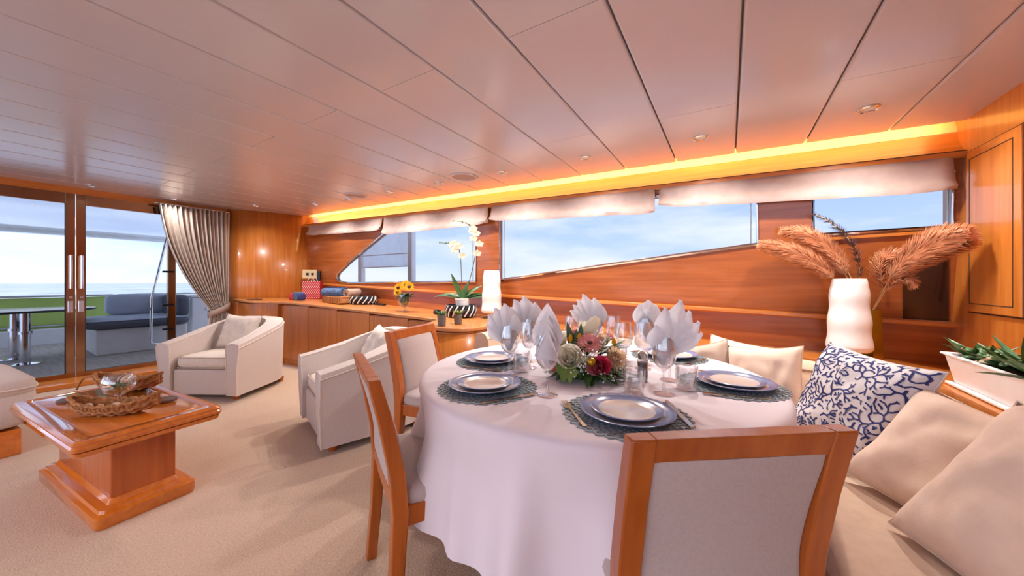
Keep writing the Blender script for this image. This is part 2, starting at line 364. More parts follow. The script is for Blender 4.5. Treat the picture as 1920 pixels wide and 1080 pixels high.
blind(921, 416, 1228, 402, 'linen blind with a loose corner above the orchid and the long window', 3)
blind(1236, 391, 1789, 362, 'longest linen blind, ending at the wooden cabinet', 4)

# cabinet wall on the right
wr = sgroup('wall_right')
def ypoly(poly, xa, xb):
    n = len(poly); V = [(xa, y, z) for y, z in poly]+[(xb, y, z) for y, z in poly]
    return MB().add(V, [tuple(range(n)), tuple(range(n, 2*n))[::-1]]+[(i, (i+1) % n, n+(i+1) % n, n+i) for i in range(n)])
zc = ceil_z(XR)+.03
ypoly([(.3, 0), (3.1, 0), (3.1, zc+.25), (2.86, zc+.25), (2.86, zc), (.3, zc)], XR, XR+.06).build('cabinet_side', 'wood_z', wr, 0)
d0 = at(1812, 288, X=XR-.012); d1 = at(1812, 583, X=XR-.012)
door = ypoly([(2.42, d1.z), (d0.y, d1.z), (d0.y, d0.z), (2.42, d0.z)], XR-.014, XR-.002).build('cabinet_door', 'wood_z', wr, 0, bevel=.003)
for a, b, c, d in ((2.47, d0.y-.03, d1.z+.04, d1.z+.044), (2.47, d0.y-.03, d0.z-.044, d0.z-.04), (2.47, 2.474, d1.z+.04, d0.z-.04), (d0.y-.034, d0.y-.03, d1.z+.04, d0.z-.04)):
    ypoly([(a, c), (b, c), (b, d), (a, d)], XR-.0155, XR-.0135).build('inlay', 'dark', door, 0)
ypoly([(2.405, d1.z-.008), (d0.y+.008, d1.z-.008), (d0.y+.008, d0.z+.008), (2.405, d0.z+.008)], XR-.0035, XR).build('door_gap', 'dark', wr, 0)
ypoly([(1.6, d1.z), (2.39, d1.z), (2.39, d0.z), (1.6, d0.z)], XR-.014, XR-.002).build('cabinet_door', 'wood_z', wr, 0, bevel=.003)

# curved wooden corner between the doors and the side wall
pc = bez([(XD+.04, 2.03, 0), (-6.1, 2.12, 0), (-5.92, 2.45, 0), (-5.84, 3.02, 0)], 14)
mb = MB(); mb.grid([[(p.x, p.y, 0) for p in pc], [(p.x, p.y, ceil_z(p.x)+.04) for p in pc]]); struct('wall_corner', mb, 'wood_z', solid=.03)

# worktop, shelf behind the sofa (one continuous slab each)
front = [(-6.28, 2.06), (-6.0, 2.04), (-5.62, 2.0), (-5.42, 2.03), (-5.32, 2.14), (-5.18, 2.24), (-4.9, 2.31), (-4.6, 2.34), (-3.5, 2.38), (-2.42, 2.40), (-2.34, 2.36)]
CX, CY, CR = -2.02, 2.29, .27
front += [(CX+CR*cos(R(a)), CY+CR*sin(R(a))) for a in range(195, 361, 12)]
top = MB().prism(front+[(-1.75, 3.005), (-5.80, 3.005)]+[(p.x+.03, p.y-.012) for p in pc[::-1][1:-1]], .685, .716, SL).build('worktop', 'beech', None, 30, bevel=.01, seg=3)
tag(top, 'long cherry worktop with a pale rounded edge under the side windows', 'worktop')
# cabinets under the worktop
def cab(x0, x1, label, y0=2.43, y1=2.43):
    t = thing('base_cabinet', label, 'cabinet', ((x0+x1)/2, 2.7, 0), 0, 'fitted cabinets under the worktop')
    L = (x1-x0)/2; y0 -= 2.7; y1 -= 2.7; zt = .672-SL*(x0+x1)/2
    MB().prism([(-L+.001, y0+.02), (L-.001, y1+.02), (L-.001, .3), (-L+.001, .3)], .0, zt).build('body', 'cab_z', t, 0)
    MB().prism([(-L+.003, y0), (L-.003, y1), (L-.003, y1+.018), (-L+.003, y0+.018)], .09, zt-.006).build('door', 'cab_z', t, 0, bevel=.003)
    return t
cab(-5.28, -4.69, 'narrow cherry cabinet below the rolled towels, partly behind an armchair', 2.30, 2.37)
cab(-4.69, -4.07, 'cherry cabinet below the twisted rope bowl', 2.37, 2.39)
cab(-4.07, -3.44, 'cherry cabinet below the black remote control', 2.39, 2.40)
cab(-3.44, -2.82, 'cherry cabinet below the sunflower vase', 2.40, 2.42)
cab(-2.82, -2.31, 'cherry cabinet next to the rounded end cabinet', 2.42, 2.43)
t = thing('base_cabinet', 'curved cherry cabinet beside the glass doors behind an armchair', 'cabinet', (-5.8, 2.4, 0), 0, 'fitted cabinets under the worktop')
fp = [(-6.28, 2.12), (-6.0, 2.08), (-5.62, 2.04), (-5.45, 2.07), (-5.36, 2.18), (-5.29, 2.26)]
MB().prism([(a+5.8, b-2.4) for a, b in fp]+[(.52, .6)]+[(p.x+.03+5.8, p.y-.012-2.4) for p in pc[::-1][1:-1]], 0, .845).build('body', 'cab_z', t, 30)
t = thing('end_cabinet', 'rounded cherry end cabinet with a small curved handle beside the dining chair', 'cabinet', (CX, CY, 0))
MB().prism([((CR-.03)*cos(R(a)), (CR-.03)*sin(R(a))) for a in range(180, 361, 10)]+[(.24, .7), (-.27, .7)], 0, .733).build('body', 'cab_z', t, 30)
dr = MB().grid([[((CR-.018)*cos(R(a)), (CR-.018)*sin(R(a)), z) for a in range(215, 351, 9)] for z in (.09, .72)]).build('door', 'cab_z', t, 30, solid=.012)
a = R(219); ex, ey = (CR+.006)*cos(a), (CR+.006)*sin(a)
MB().tube([(ex*.94, ey*.94, .60), (ex*1.08, ey*1.08, .61), (ex*1.12, ey*1.12, .65), (ex*1.08, ey*1.08, .69), (ex*.94, ey*.94, .70)], .006, 8).build('handle', 'chrome', dr)

# ---------------------------------------------------------------- glass doors to the aft deck
struct('trim_1', MB().box(XD-.02, XD+.36, -1.4, 2.06, 0, .055), 'wood_y', bevel=.008)
struct('trim_2', xsweep([(-1.4, 0), (2.06, 0), (2.06, .1), (-1.4, .1)], XD-.02, XD+.03, 0).add([], []) if False else MB().box(XD-.03, XD+.035, -1.4, 2.06, 2.155, 2.26), 'wood_y', bevel=.01)
tj = MB().tube([(XD+.03, 2.045, 0), (XD+.03, 2.045, 1.2), (XD+.03, 2.045, 2.12), (XD+.03, 2.03, 2.165), (XD+.03, 1.99, 2.185)], .022, 8); struct('trim_3', tj, 'wood_z')
def leafdoor(name, ya, yb, hs):
    d = sgroup(name, (XD, 0, 0)); s = .072; zb, zt = .055, 2.16
    def bar(n, y0, y1, z0, z1): return MB().box(-.022, .022, y0, y1, z0, z1).build(n, 'bronze', d, 0, bevel=.004)
    bar('stile', ya, ya+s, zb, zt); bar('stile', yb-s, yb, zb, zt); bar('bottom_rail', ya+s, yb-s, zb, zb+.052); bar('top_rail', ya+s, yb-s, zt-.125, zt)
    MB().add([(0, ya+s, zb+.05), (0, yb-s, zb+.05), (0, yb-s, zt-.12), (0, ya+s, zt-.12)], [(0, 1, 2, 3)]).build('pane', 'glass_door', d, 0)
    for y0, y1, z0, z1 in ((ya+s-.006, ya+s, zb+.05, zt-.12), (yb-s, yb-s+.006, zb+.05, zt-.12)):
        MB().box(-.024, .024, y0, y1, z0, z1).build('seal', 'rubber', d, 0)
    hy = hs
    h = MB(); h.tube([(.024, hy, 1.42), (.06, hy, 1.42)], .011, 8); h.tube([(.024, hy, 1.10), (.06, hy, 1.10)], .011, 8); h.tube([(.062, hy, 1.07), (.062, hy, 1.45)], .013, 10)
    h.build('handle', 'chrome', d)
    MB().box(.022, .028, hy-.02, hy+.02, .80, .93).build('lock_plate', 'chrome', d, 0, bevel=.004)
    MB().tube([(.026, hy, .97), (.045, hy, .97)], .014, 10).build('knob', 'chrome', d)
    return d
leafdoor('door_1', -1.2, .622, .588); leafdoor('door_2', .626, 2.04, .664)

# curtain gathered by a tie back
ct = thing('curtain', 'striped looking pleated linen curtain tied back beside the glass doors', 'curtain', (-6.2, 1.98, 0))
rows = []; NS = 150; NT = 34
def cedge(z):                                          # left and right edges at height z
    if z > .74:
        t = (2.15-z)/(2.15-.74); l = 1.27+(1.79-1.27)*(t**2.2*.72+t*.28); r = 2.0-.01*t
    else:
        t = (.74-z)/.74; l = 1.79-.06*t**.6; r = 1.99
    return l, r
for i in range(NT+1):
    z = 2.15-i/NT*2.09; l, r = cedge(z); row = []; tight = (r-l)/.73
    for j in range(NS+1):
        q = j/NS; ph = q*2*pi*15+.8*sin(q*9); a = .05+.014*sin(q*31)
        dep = a*sin(ph)*(.55+.45*tight)+.008*noise.noise((q*8, z*2, 3))
        row.append((dep+.01, l+(r-l)*(q+.007*sin(ph*2+1))-1.98, z))
    rows.append(row)
MB().grid(rows).build('fabric', 'cur', ct, 80, solid=.003)
tb = [(.0+.075*cos(a), -.09+.125*sin(a), .74+.06*sin(a)) for a in (2*pi*i/28 for i in range(28))]
mb = MB(); mb.grid([[(p[0], p[1], p[2]-.045), (p[0]*1.08, p[1], p[2]), (p[0], p[1], p[2]+.045)] for p in tb], True, False); mb.build('tie_back', 'tie', ct, 60, solid=.006)
MB().tube([(0, -.75, 2.165), (0, .03, 2.165)], .012, 8).build('rail', 'steel', ct)

# ---------------------------------------------------------------- aft deck, sea
struct('ground_sea', MB().add([(-900, -900, -1.6), (900, -900, -1.6), (900, 900, -1.6), (-900, 900, -1.6)], [(0, 1, 2, 3)]), 'sea', smooth=0)
struct('deck_floor', MB().box(-11.6, XD-.03, -3.2, 3.1, -.06, .0), 'teak')
struct('deck_roof', MB().box(-11.6, XD-.03, -3.2, 3.3, 2.17, 2.5).box(-11.75, -11.5, -3.2, 3.3, 2.10, 2.2), 'soffit', bevel=.03)
struct('bulwark', MB().box(-10.75, -10.6, -3.2, 3.1, -.06, .28), 'gel', bevel=.02)
struct('side_deck', MB().box(-6.3, 6, 3.12, 4.1, -.1, .3).box(-9, 6, 4.1, 4.2, -.1, .75), 'gel', bevel=.02)
# stern rail: two rounded tubular frames with a green weather cloth in each
def rail_frame(y0, y1, label):
    t = thing('stern_rail', label, 'railing', (-10.68, (y0+y1)/2, .28), 0, 'tubular stern rails'); L = (y1-y0)/2; r = .12; z0, z1 = .05, .60
    pts = []
    for cy, cz, a0 in ((L-r, z1-r, 0), (-L+r, z1-r, 90), (-L+r, z0+r, 180), (L-r, z0+r, 270)):
        pts += [(0, cy+r*cos(R(a0+b)), cz+r*sin(R(a0+b))) for b in range(0, 91, 15)]
    MB().tube(pts, .02, 8, True).build('frame', 'chrome', t)
    MB().box(-.03, -.025, -L+.06, L-.06, -.0, z1-.03).build('weather_cloth', 'greencloth', t, 0)
    for y in (-L+.25, L-.25): MB().tube([(0, y, 0), (0, y, z0)], .015, 8).build('post', 'chrome', t)
rail_frame(-1.9, -.12, 'chrome stern rail with green cloth, furthest left behind the deck table')
rail_frame(.08, 1.62, 'chrome stern rail with green cloth behind the deck sofa')
rail_frame(1.74, 2.9, 'chrome stern rail with green cloth, right of the deck sofa')
# deck table with two chrome pedestals
t = thing('deck_table', 'dark topped oval table on chrome pedestals out on the deck', 'table', (-8.55, .1, 0))
mb = MB(); n = 48; mb.prism([(.62*cos(2*pi*i/n), .95*sin(2*pi*i/n)) for i in range(n)], .72, .75); mb.build('top', 'dtable', t, 30, bevel=.008)
for px_, py_ in ((.3, .28), (-.35, .22)):
    b = MB().lathe([(.0, .0), (.15, .0), (.15, .012), (.05, .03), (.05, .42), (.062, .42), (.062, .46), (.045, .46), (.045, .72)], 20, (px_, py_, 0)).build('pedestal', 'chrome', t)
# deck sofa
t = thing('deck_sofa', 'white deck bench with grey blue cushions outside the glass doors', 'bench', (-8.7, 1.5, 0))
MB().box(-.62, .5, -.5, .55, 0, .40).build('base', 'gel', t, 0, bevel=.02)
MB().super(.62, .62, .075, .25, 32, 10, (-.02, -.02, .47), .5).build('seat_cushion', 'navy_cush', t, 60)
MB().super(.60, .60, .03, .25, 32, 8, (-.04, -.02, .53), .6).build('seat_top', 'grey_cush', t, 60)
MB().super(.11, .40, .19, .3, 28, 12, (-.5, .12, .74), .4).build('back_cushion', 'grey_cush', t, 60)
MB().super(.5, .09, .19, .3, 28, 12, (.02, .5, .72), .4).build('side_cushion', 'navy_cush', t, 60)
# handrail of a stair and a bronze post
mb = MB(); mb.tube([at(313, 445, X=-7.7), at(284, 560, X=-7.7), at(283, 643, X=-7.7), at(304, 645, X=-7.7)], .016, 8); q_ = at(304, 645, X=-7.7); mb.tube([q_, (q_.x, q_.y, 0)], .016, 8)
tag(mb.build('stair_handrail', 'chrome'), 'bent chrome handrail outside the right glass door', 'handrail')
p0, p1 = at(321, 455, X=-7.9), at(321, 690, X=-7.9)
t = thing('deck_post', 'square bronzed post on the deck beside the curtain', 'post', (p0.x, p0.y, 0))
MB().box(-.05, .05, -.05, .05, 0, 2.17).build('post', 'bronze', t, 0, bevel=.01)
for z in (.35, .75, 1.3): MB().box(.05, .09, -.12, .02, z, z+.03).build('step_bracket', 'black', t, 0, bevel=.004)
t = thing('deck_locker', 'white moulded locker on the deck behind the curtain', 'locker', (-9.1, 2.55, 0))
MB().box(-.4, .4, -.32, .5, 0, .85).build('body', 'gel', t, 0, bevel=.03); MB().box(-.42, .42, -.34, .5, .85, .89).build('lid', 'gel', t, 0, bevel=.01); MB().box(.4, .42, -.1, .0, .6, .64).build('latch', 'chrome', t, 0)
# white boat side seen through the pointed window
t = thing('side_awning', 'white panelled side screen outside the pointed aft window', 'screen', (-4.95, 3.75, 0))
MB().box(-.62, .62, 0, .04, 1.40, 2.3).build('sheet', 'awning', t, 0, bevel=.01)
for z in (1.60, 1.39): MB().box(-.62, .62, -.012, .0, z, z+.015).build('batten', 'gel', t, 0)
for x in (-.66, .66): MB().box(x-.05, x+.05, -.04, .06, .3, 2.3).build('post', 'gel', t, 0, bevel=.02)

# ================================================================ seating
# ---- dinette sofa along the side wall and round the corner
so = thing('dinette_sofa', 'beige upholstered corner sofa wrapping round the dining table', 'sofa')
path = [(-1.70, 2.12), (-1.70, 2.4), (-1.69, 2.5), (-1.64, 2.6), (-1.56, 2.67), (-1.45, 2.70)] + [(-1.3+i*.2, 2.71) for i in range(8)]
path += [(.62-.40*cos(R(a))*0+.0, 0) for a in ()]
cc, cr_ = (.30, 2.20), .51
path += [(cc[0]+cr_*sin(R(a)), cc[1]+cr_*cos(R(a))) for a in range(0, 91, 10)] + [(.81+.005*i, 2.2-.2*i) for i in range(1, 11)]
def offs(path, d):
    out = []
    for i, p in enumerate(path):
        a = Vector(path[max(i-1, 0)]); b = Vector(path[min(i+1, len(path)-1)]); t = (b-a).normalized()
        out.append(Vector(p)+Vector((t.y, -t.x))*d)     # to the right of travel: into the room
    return out
rows = []
for (d, z) in ((0, .05), (0, .60), (.012, .675), (.04, .705), (.075, .712), (.11, .70), (.135, .66), (.15, .55), (.155, .30)):
    rows.append([(p.x, p.y, z-SL*p.x-.012 if z > .4 else z) for p in offs(path, d)])
n = len(rows[0]); mb = MB().grid(rows)
for j in (0, n-1): mb.f.append(tuple(i*n+j for i in range(len(rows))))
back = mb.build('backrest', 'sofa', so, 50)
for d in (.02, .135): MB().tube([(p.x, p.y, (.695 if d < .1 else .668)-SL*p.x-.012) for p in offs(path, d)], .004, 6).build('piping', 'pillow2', back)
def seat(poly, nm='seat_cushion'):
    MB().prism(poly, .30, .455).build(nm, 'sofa', so, 30, bevel=.035, seg=4)
seat([(-1.54, 2.14), (-.75, 2.14), (-.75, 2.55), (-1.47, 2.55), (-1.54, 2.45)])
seat([(-.745, 2.14), (.02, 2.14), (.02, 2.55), (-.745, 2.55)])
arc = [(cc[0]+(cr_-.155)*sin(R(a)), cc[1]+(cr_-.155)*cos(R(a))) for a in range(0, 91, 10)]
seat([(.025, 2.14), (.10, 2.10), (.20, 2.0), (.235, 1.9), (.235, 1.70), (.66, 1.70)]+arc[::-1]+[(.025, 2.55)])
seat([(.235, .55), (.66, .55), (.66, 1.695), (.235, 1.695)])
MB().prism([(-1.5, 2.18), (.05, 2.18), (.2, 2.1), (.28, 1.95), (.28, .55), (.8, .55), (.8, 2.2), (.75, 2.45), (.3, 2.68), (-1.5, 2.68)], .0, .30).build('base', 'wood_x', so, 30)
# shelf between sofa and walls
inner = [tuple(p) for p in offs(path, -.004)]
sh = MB().prism([(-1.75, 3.01), (-1.75, 2.75)]+inner[5:]+[(inner[-1][0], .3), (XR-.002, .3), (XR-.002, 3.01)], .675, .703, SL).build('shelf', 'wood_x', None, 30, bevel=.006)
tag(sh, 'cherry shelf running behind the corner sofa', 'shelf')

# ---- cushions
def pillow_pt(u, v, sgn, w, h, t, seed):
    x = u*(1-.10*(1-v*v)*abs(u))*w/2; y = v*(1-.10*(1-u*u)*abs(v))*h/2
    q = max(0, (1-u**4)*(1-v**4))**.55
    z = sgn*t/2*q
    wr_ = .010*noise.noise((u*2.2+seed, v*2.2, 1))+.005*noise.noise((u*6+seed, v*3, 2))
    return Vector((x, y, z+wr_*q*1.6))
def pillow(name, m, c, ex, up, w, h, t, label, seed, cat='cushion', group=None, parent=None):
    n = 22; mb = MB(); rows = []
    us = [-1+2*i/n for i in range(n+1)]
    us = [math.copysign(abs(a)**.8, a) for a in us]
    mb.grid([[pillow_pt(a, b, 1, w, h, t, seed) for a in us] for b in us]); mb.grid([[pillow_pt(a, b, -1, w, h, t, seed) for a in us] for b in us])
    o = mb.build(name, m, parent, 70)
    bm = bmesh.new(); bm.from_mesh(o.data); bmesh.ops.remove_doubles(bm, verts=bm.verts, dist=.0004); bm.to_mesh(o.data); bm.free()
    ex = Vector(ex).normalized(); up = Vector(up); nz_ = ex.cross(up).normalized(); ey = nz_.cross(ex)
    mw = Matrix((ex, ey, nz_)).transposed().to_4x4(); mw.translation = Vector(c); o.matrix_world = mw
    edge = [pillow_pt(a, -1, 1, w, h, t, seed) for a in us]+[pillow_pt(1, a, 1, w, h, t, seed) for a in us[1:]]+[pillow_pt(a, 1, 1, w, h, t, seed) for a in us[::-1][1:]]+[pillow_pt(-1, a, 1, w, h, t, seed) for a in us[::-1][1:-1]]
    if parent is None:
        tag(o, label, cat, group)
        MB().tube(edge, .003, 5, True).build('seam', m, o)
    return o
G = 'scatter cushions on the corner sofa'
pillow('scatter_cushion', 'pillow', (-.36, 2.42, .63), (.95, -.15, .1), (.05, .25, .6), .40, .36, .13, 'pale beige cushion just behind the leaning napkin at the back of the table', 1, group=G)
pillow('scatter_cushion', 'pillow2', (-.13, 2.34, .60), (.9, -.3, .28), (-.2, .25, .6), .34, .36, .13, 'taupe cushion with its corner up, second from the napkins', 2, group=G)
pillow('scatter_cushion', 'pillow', (.05, 2.47, .62), (.9, -.3, -.1), (.1, .25, .6), .40, .36, .12, 'beige cushion tucked behind two others against the sofa back', 3, group=G)
pillow('scatter_cushion', 'pillow', (.155, 2.22, .625), (.93, -.36, .14), (.02, .22, .6), .35, .38, .14, 'beige cushion with one pointed corner beside the right place setting', 4, group=G)
W_, H_, T_ = .47, .45, .15
coral = pillow('scatter_cushion', 'coralbase', (.42, 1.88, .655), (.20, -.41, -.02), (.12, .12, .40), W_, H_, T_, 'cream cushion printed with navy blue coral branches', 5, group=G)
# printed coral branches on the front of that cushion (side that faces the room)
rnd = random.Random(11); mb = MB()
cm = coral.matrix_world; sgn = 1 if (cm.to_3x3() @ Vector((0, 0, 1))).dot(Vector((-.42, -1.88, .5))) > 0 else -1
def strip(p, q, w0):
    d = Vector((q[0]-p[0], q[1]-p[1])); L = d.length
    if L < 1e-6: return
    s_ = Vector((-d.y, d.x))/L*w0
    pts = [(p[0]+s_.x, p[1]+s_.y), (p[0]-s_.x, p[1]-s_.y), (q[0]-s_.x*.8, q[1]-s_.y*.8), (q[0]+s_.x*.8, q[1]+s_.y*.8)]
    V = []
    for a, b in pts:
        a = max(-.99, min(.99, a)); b = max(-.99, min(.99, b))
        P = pillow_pt(a, b, sgn, W_, H_, T_, 5); P.z += sgn*.0012; V.append(P)
    mb.add(V, [(0, 1, 2, 3)])
pts_ = []; cells = {}
tree = 0
def near(x, y, own, rad):
    ci, cj = int(x/.08), int(y/.08)
    for di in (-1, 0, 1):
        for dj in (-1, 0, 1):
            for (a, b, k_) in cells.get((ci+di, cj+dj), ()):
                if k_[0] in own: continue
                rd_ = .022 if k_[1] == tree else rad
                if (a-x)**2+(b-y)**2 < rd_*rd_: return True
    return False
def mark(x, y, k_): cells.setdefault((int(x/.08), int(y/.08)), []).append((x, y, k_))
cnt = 0; seeds = [(rnd.uniform(-.95, .95), rnd.uniform(-.95, .95)) for _ in range(700)]
for sx, sy in seeds:
    if near(sx, sy, (), .06): continue
    tree += 1; a = rnd.uniform(0, 6.28); tips = [(sx, sy, a, 0, ()), (sx, sy, a+2.2, 0, ()), (sx, sy, a-2.0, 0, ())]
    while tips:
        x, y, a, age, own = tips.pop(0)
        a2 = a+rnd.uniform(-.3, .3); x2, y2 = x+cos(a2)*.036, y+sin(a2)*.036; cnt += 1
        if max(abs(x2), abs(y2)) > .985 or near(x2, y2, own, .040): continue
        strip((x, y), (x2, y2), .017 if age < 3 else .014); mark(x2, y2, (cnt, tree)); own2 = (own+(cnt,))[-3:]
        if age > 11: continue
        if age % 2 == 1:
            for sg in (-1, 1):
                if rnd.random() < .7: tips.append((x2, y2, a2+sg*rnd.uniform(.55, .85), age+1, own2))
            tips.append((x2, y2, a2, age+1, own2)) if rnd.random() < .6 else None
        else: tips.append((x2, y2, a2, age+1, own2))
mb.build('coral_print', 'navy', coral, 0)
pillow('scatter_cushion', 'pillow', (.575, 1.53, .605), (.34, -.42, -.10), (.30, .16, .42), .42, .40, .15, 'beige cushion leaning over the coral patterned cushion', 6, group=G)
pillow('scatter_cushion', 'pillow', (.595, 1.20, .63), (.20, -.46, -.06), (.26, .08, .40), .46, .45, .18, 'largest beige cushion at the lower right, nearest the camera', 7, group=G)

# ---- dining chairs
def dining_chair(label, topc, f):
    f = Vector(f).normalized(); o = Vector(topc)+f*.29
    t = thing('dining_chair', label, 'chair', (o.x, o.y, 0), face(f.x, f.y), 'cherry dining chairs')
    def post(s_):
        rows = []; x0, x1 = s_*.185, s_*.235
        for y, z, d in ((-.235, .0, .038), (-.215, .22, .042), (-.205, .42, .048), (-.215, .55, .048), (-.245, .70, .044), (-.285, .853, .038)):
            rows.append([(x0, y-d/2, z), (x1, y-d/2, z), (x1, y+d/2, z), (x0, y+d/2, z)])
        MB().grid(rows, False, True, True).build('back_post', 'chair_wood', t, 30, bevel=.004)
    post(1); post(-1)
    MB().grid([[(x, -.270-.017, .80), (x, -.270+.017, .80), (x, -.284+.019, .853), (x, -.284-.019, .853)] for x in (-.186, .186)], False, True, True).build('top_rail', 'chair_wood', t, 0, bevel=.003)
    MB().box(-.186, .186, -.228, -.20, .425, .468).build('lower_rail', 'chair_wood', t, 0, bevel=.003)
    rows = []
    for z in [.466+.336*i/10 for i in range(11)]:
        y = -.213-.062*(max(0, z-.55)/.25)**1.3; b = .018*min(1, (z-.455)/.03, (.81-z)/.03)
        rows.append([(-.184, y-.006-b*.2, z), (-.17, y-.010-b*.3, z), (0, y-.012-b*.3, z), (.17, y-.010-b*.3, z), (.184, y-.006-b*.2, z), (.184, y+.012, z), (.165, y+.014+b*.9, z), (0, y+.018+b, z), (-.165, y+.014+b*.9, z), (-.184, y+.012, z)])
    MB().grid(rows, False, True, True).build('back_pad', 'chair_fabric', t, 50)
    MB().super(.222, .215, .045, .25, 32, 10, (0, .005, .455), .5).build('seat_pad', 'chair_fabric', t, 60)
    for a in ((-.215, .215, .165, .19), (-.215, .215, -.215, -.19)): MB().box(a[0], a[1], a[2], a[3], .37, .435).build('seat_rail', 'chair_wood', t, 0, bevel=.003)
    for a in ((-.22, -.195), (.195, .22)): MB().box(a[0], a[1], -.19, .17, .37, .435).build('seat_rail', 'chair_wood', t, 0, bevel=.003)
    for s_ in (-1, 1):
        MB().grid([[(s_*.185, .155, z), (s_*(.185+w_), .155, z), (s_*(.185+w_), .155+w_, z), (s_*.185, .155+w_, z)] for z, w_ in ((0, .028), (.37, .042))], False, True, True).build('front_leg', 'chair_wood', t, 0, bevel=.003)
    return t
dining_chair('cherry dining chair with its back to the camera in the right foreground', (.027, .81), (-.61, .79))
dining_chair('cherry dining chair seen edge on at the left of the round table', (-1.106, .745), (.465, .885))
dining_chair('cherry dining chair with its back to the rounded end cabinet', (-1.755, 1.53), (.97, .20))

# ---- tub armchairs
def armchair(label, fr_corner, f, grp, W=.80, D=.80):
    f = Vector(f).normalized(); rt = Vector((f.y, -f.x))   # chair's own right when looking along f
    o = Vector(fr_corner)-f*D/2
    t = thing('tub_armchair', label, 'armchair', (o.x, o.y, 0), face(f.x, f.y), grp)
    w, d = W/2, D/2; st = []
    def sup(a, ax, ay, e): return (math.copysign(abs(cos(a))**e, cos(a))*ax, math.copysign(abs(sin(a))**e, sin(a))*ay)
    prof = []
    for y in (d, d*.7, d*.35): prof.append(((w, y), (w-.12, y), y))
    for i in range(0, 25):
        a = -pi*i/24; ox, oy = sup(a, w, d+.1, .55); ix, iy = sup(a, w-.13, d-.05, .6); prof.append(((ox, oy+.1), (ix, iy+.1), oy+.1))
    for y in (d*.35, d*.7, d): prof.append(((-w, y), (-w+.12, y), y))
    rows = []
    for (o2, i2, y) in prof:
        tt = max(0, min(1, (d-y)/(2*d))); h = .56+.19*(tt**1.1)
        fl = 1+.03*(1-tt)
        mx_, my_ = (o2[0]+i2[0])/2, (o2[1]+i2[1])/2
        rows.append([(o2[0]*.95, o2[1]*.97, .055), (o2[0]*.97, o2[1], .30), (o2[0]*fl, o2[1], h-.045), (o2[0]*.985*fl, o2[1]*.99, h-.012), (mx_*fl, my_, h), (i2[0]*1.02*fl, i2[1], h-.012), (i2[0], i2[1], h-.05), (i2[0], i2[1]*.98, .25), (i2[0], i2[1]*.98, .06)])
    sh_ = MB().grid(rows, False, False); m_ = 9
    sh_.f.append(tuple(range(m_))); sh_.f.append(tuple((len(rows)-1)*m_+j for j in range(m_)))
    s_ = sh_.build('shell', 'fabric', t, 50)
    for k_ in (2, 5): MB().tube([rows[i][k_] for i in range(len(rows))], .005, 6).build('piping', 'fabric_pale', s_)
    for e_ in (0, len(rows)-1): MB().tube([rows[e_][k_] for k_ in (0, 1, 2, 3, 4, 5, 6, 7)], .005, 6).build('piping', 'fabric_pale', s_)
    MB().box(-w+.12, w-.12, -d*.6, d-.03, .055, .30).build('front_panel', 'fabric', t, 0, bevel=.02, seg=3)
    cu = MB().super(w-.125, d-.08, .068, .22, 36, 12, (0, .05, .365), .45).build('seat_cushion', 'fabric_pale', t, 60)
    f_ = lambda q, e: math.copysign(abs(q)**e, q)
    for z in (.415, .315): MB().tube([((w-.127)*f_(cos(a), .22), .05+(d-.082)*f_(sin(a), .22), z) for a in (2*pi*i/48 for i in range(48))], .005, 6, True).build('piping', 'pillow2', cu)
    for sx in (-1, 1):
        for sy in (-1, 1): MB().lathe([(0, 0), (.026, 0), (.034, .055), (0, .055)], 12, (sx*(w-.1), sy*(d-.1), 0)).build('foot', 'chair_wood', t)
    return t, o, f, rt
ta, oa, fa, ra = armchair('greige tub armchair in the corner by the curtain holding a cream cushion', (-4.28, 1.14), (.50, -.866), 'tub armchairs in the lounge', .80, .80)
pillow('scatter_cushion', 'fabric_pale', (oa.x-fa.x*.10+ra.x*.02, oa.y-fa.y*.10+ra.y*.02, .60), (ra.x, ra.y, .05), (-fa.x*.35, -fa.y*.35, .9), .40, .38, .14, 'cream cushion standing on the armchair by the curtain', 8)
tb_, ob, fb, rb = armchair('greige tub armchair seen from its side, between the coffee table and the dining chairs', (-2.60, 1.31), (-.30, -.954), 'tub armchairs in the lounge', .80, .80)
pillow('scatter_cushion', 'fabric_pale', (ob.x-fb.x*.10, ob.y-fb.y*.10, .60), (rb.x, rb.y, .05), (-fb.x*.45, -fb.y*.45, .9), .40, .36, .14, 'pale cushion in the armchair behind the dining chairs', 9)
# ---- upholstered seat at the left edge
t = thing('upholstered_ottoman', 'pinkish beige upholstered seat on a wooden plinth, cut by the left edge', 'ottoman', (-4.44, -.30, 0), R(6))
MB().box(-.36, .50, -.42, .42, 0, .17).build('plinth', 'table_wood', t, 0, bevel=.006); MB().box(.503, .506, -.02, .0, .02, .16).build('plinth_joint', 'dark', t, 0)
b_ = MB().super(.54, .50, .15, .2, 40, 12, (0, 0, .31), .4).build('body', 'fabric', t, 60)
c_ = MB().super(.54, .50, .085, .22, 40, 12, (0, 0, .435), .5).build('seat_cushion', 'fabric', t, 60)
MB().tube([(.54*f_, .50*g_, .44) for f_, g_ in ((math.copysign(abs(cos(a))**.2, cos(a)), math.copysign(abs(sin(a))**.2, sin(a))) for a in (2*pi*i/64 for i in range(64)))], .006, 6, True).build('piping', 'fabric_pale', c_)

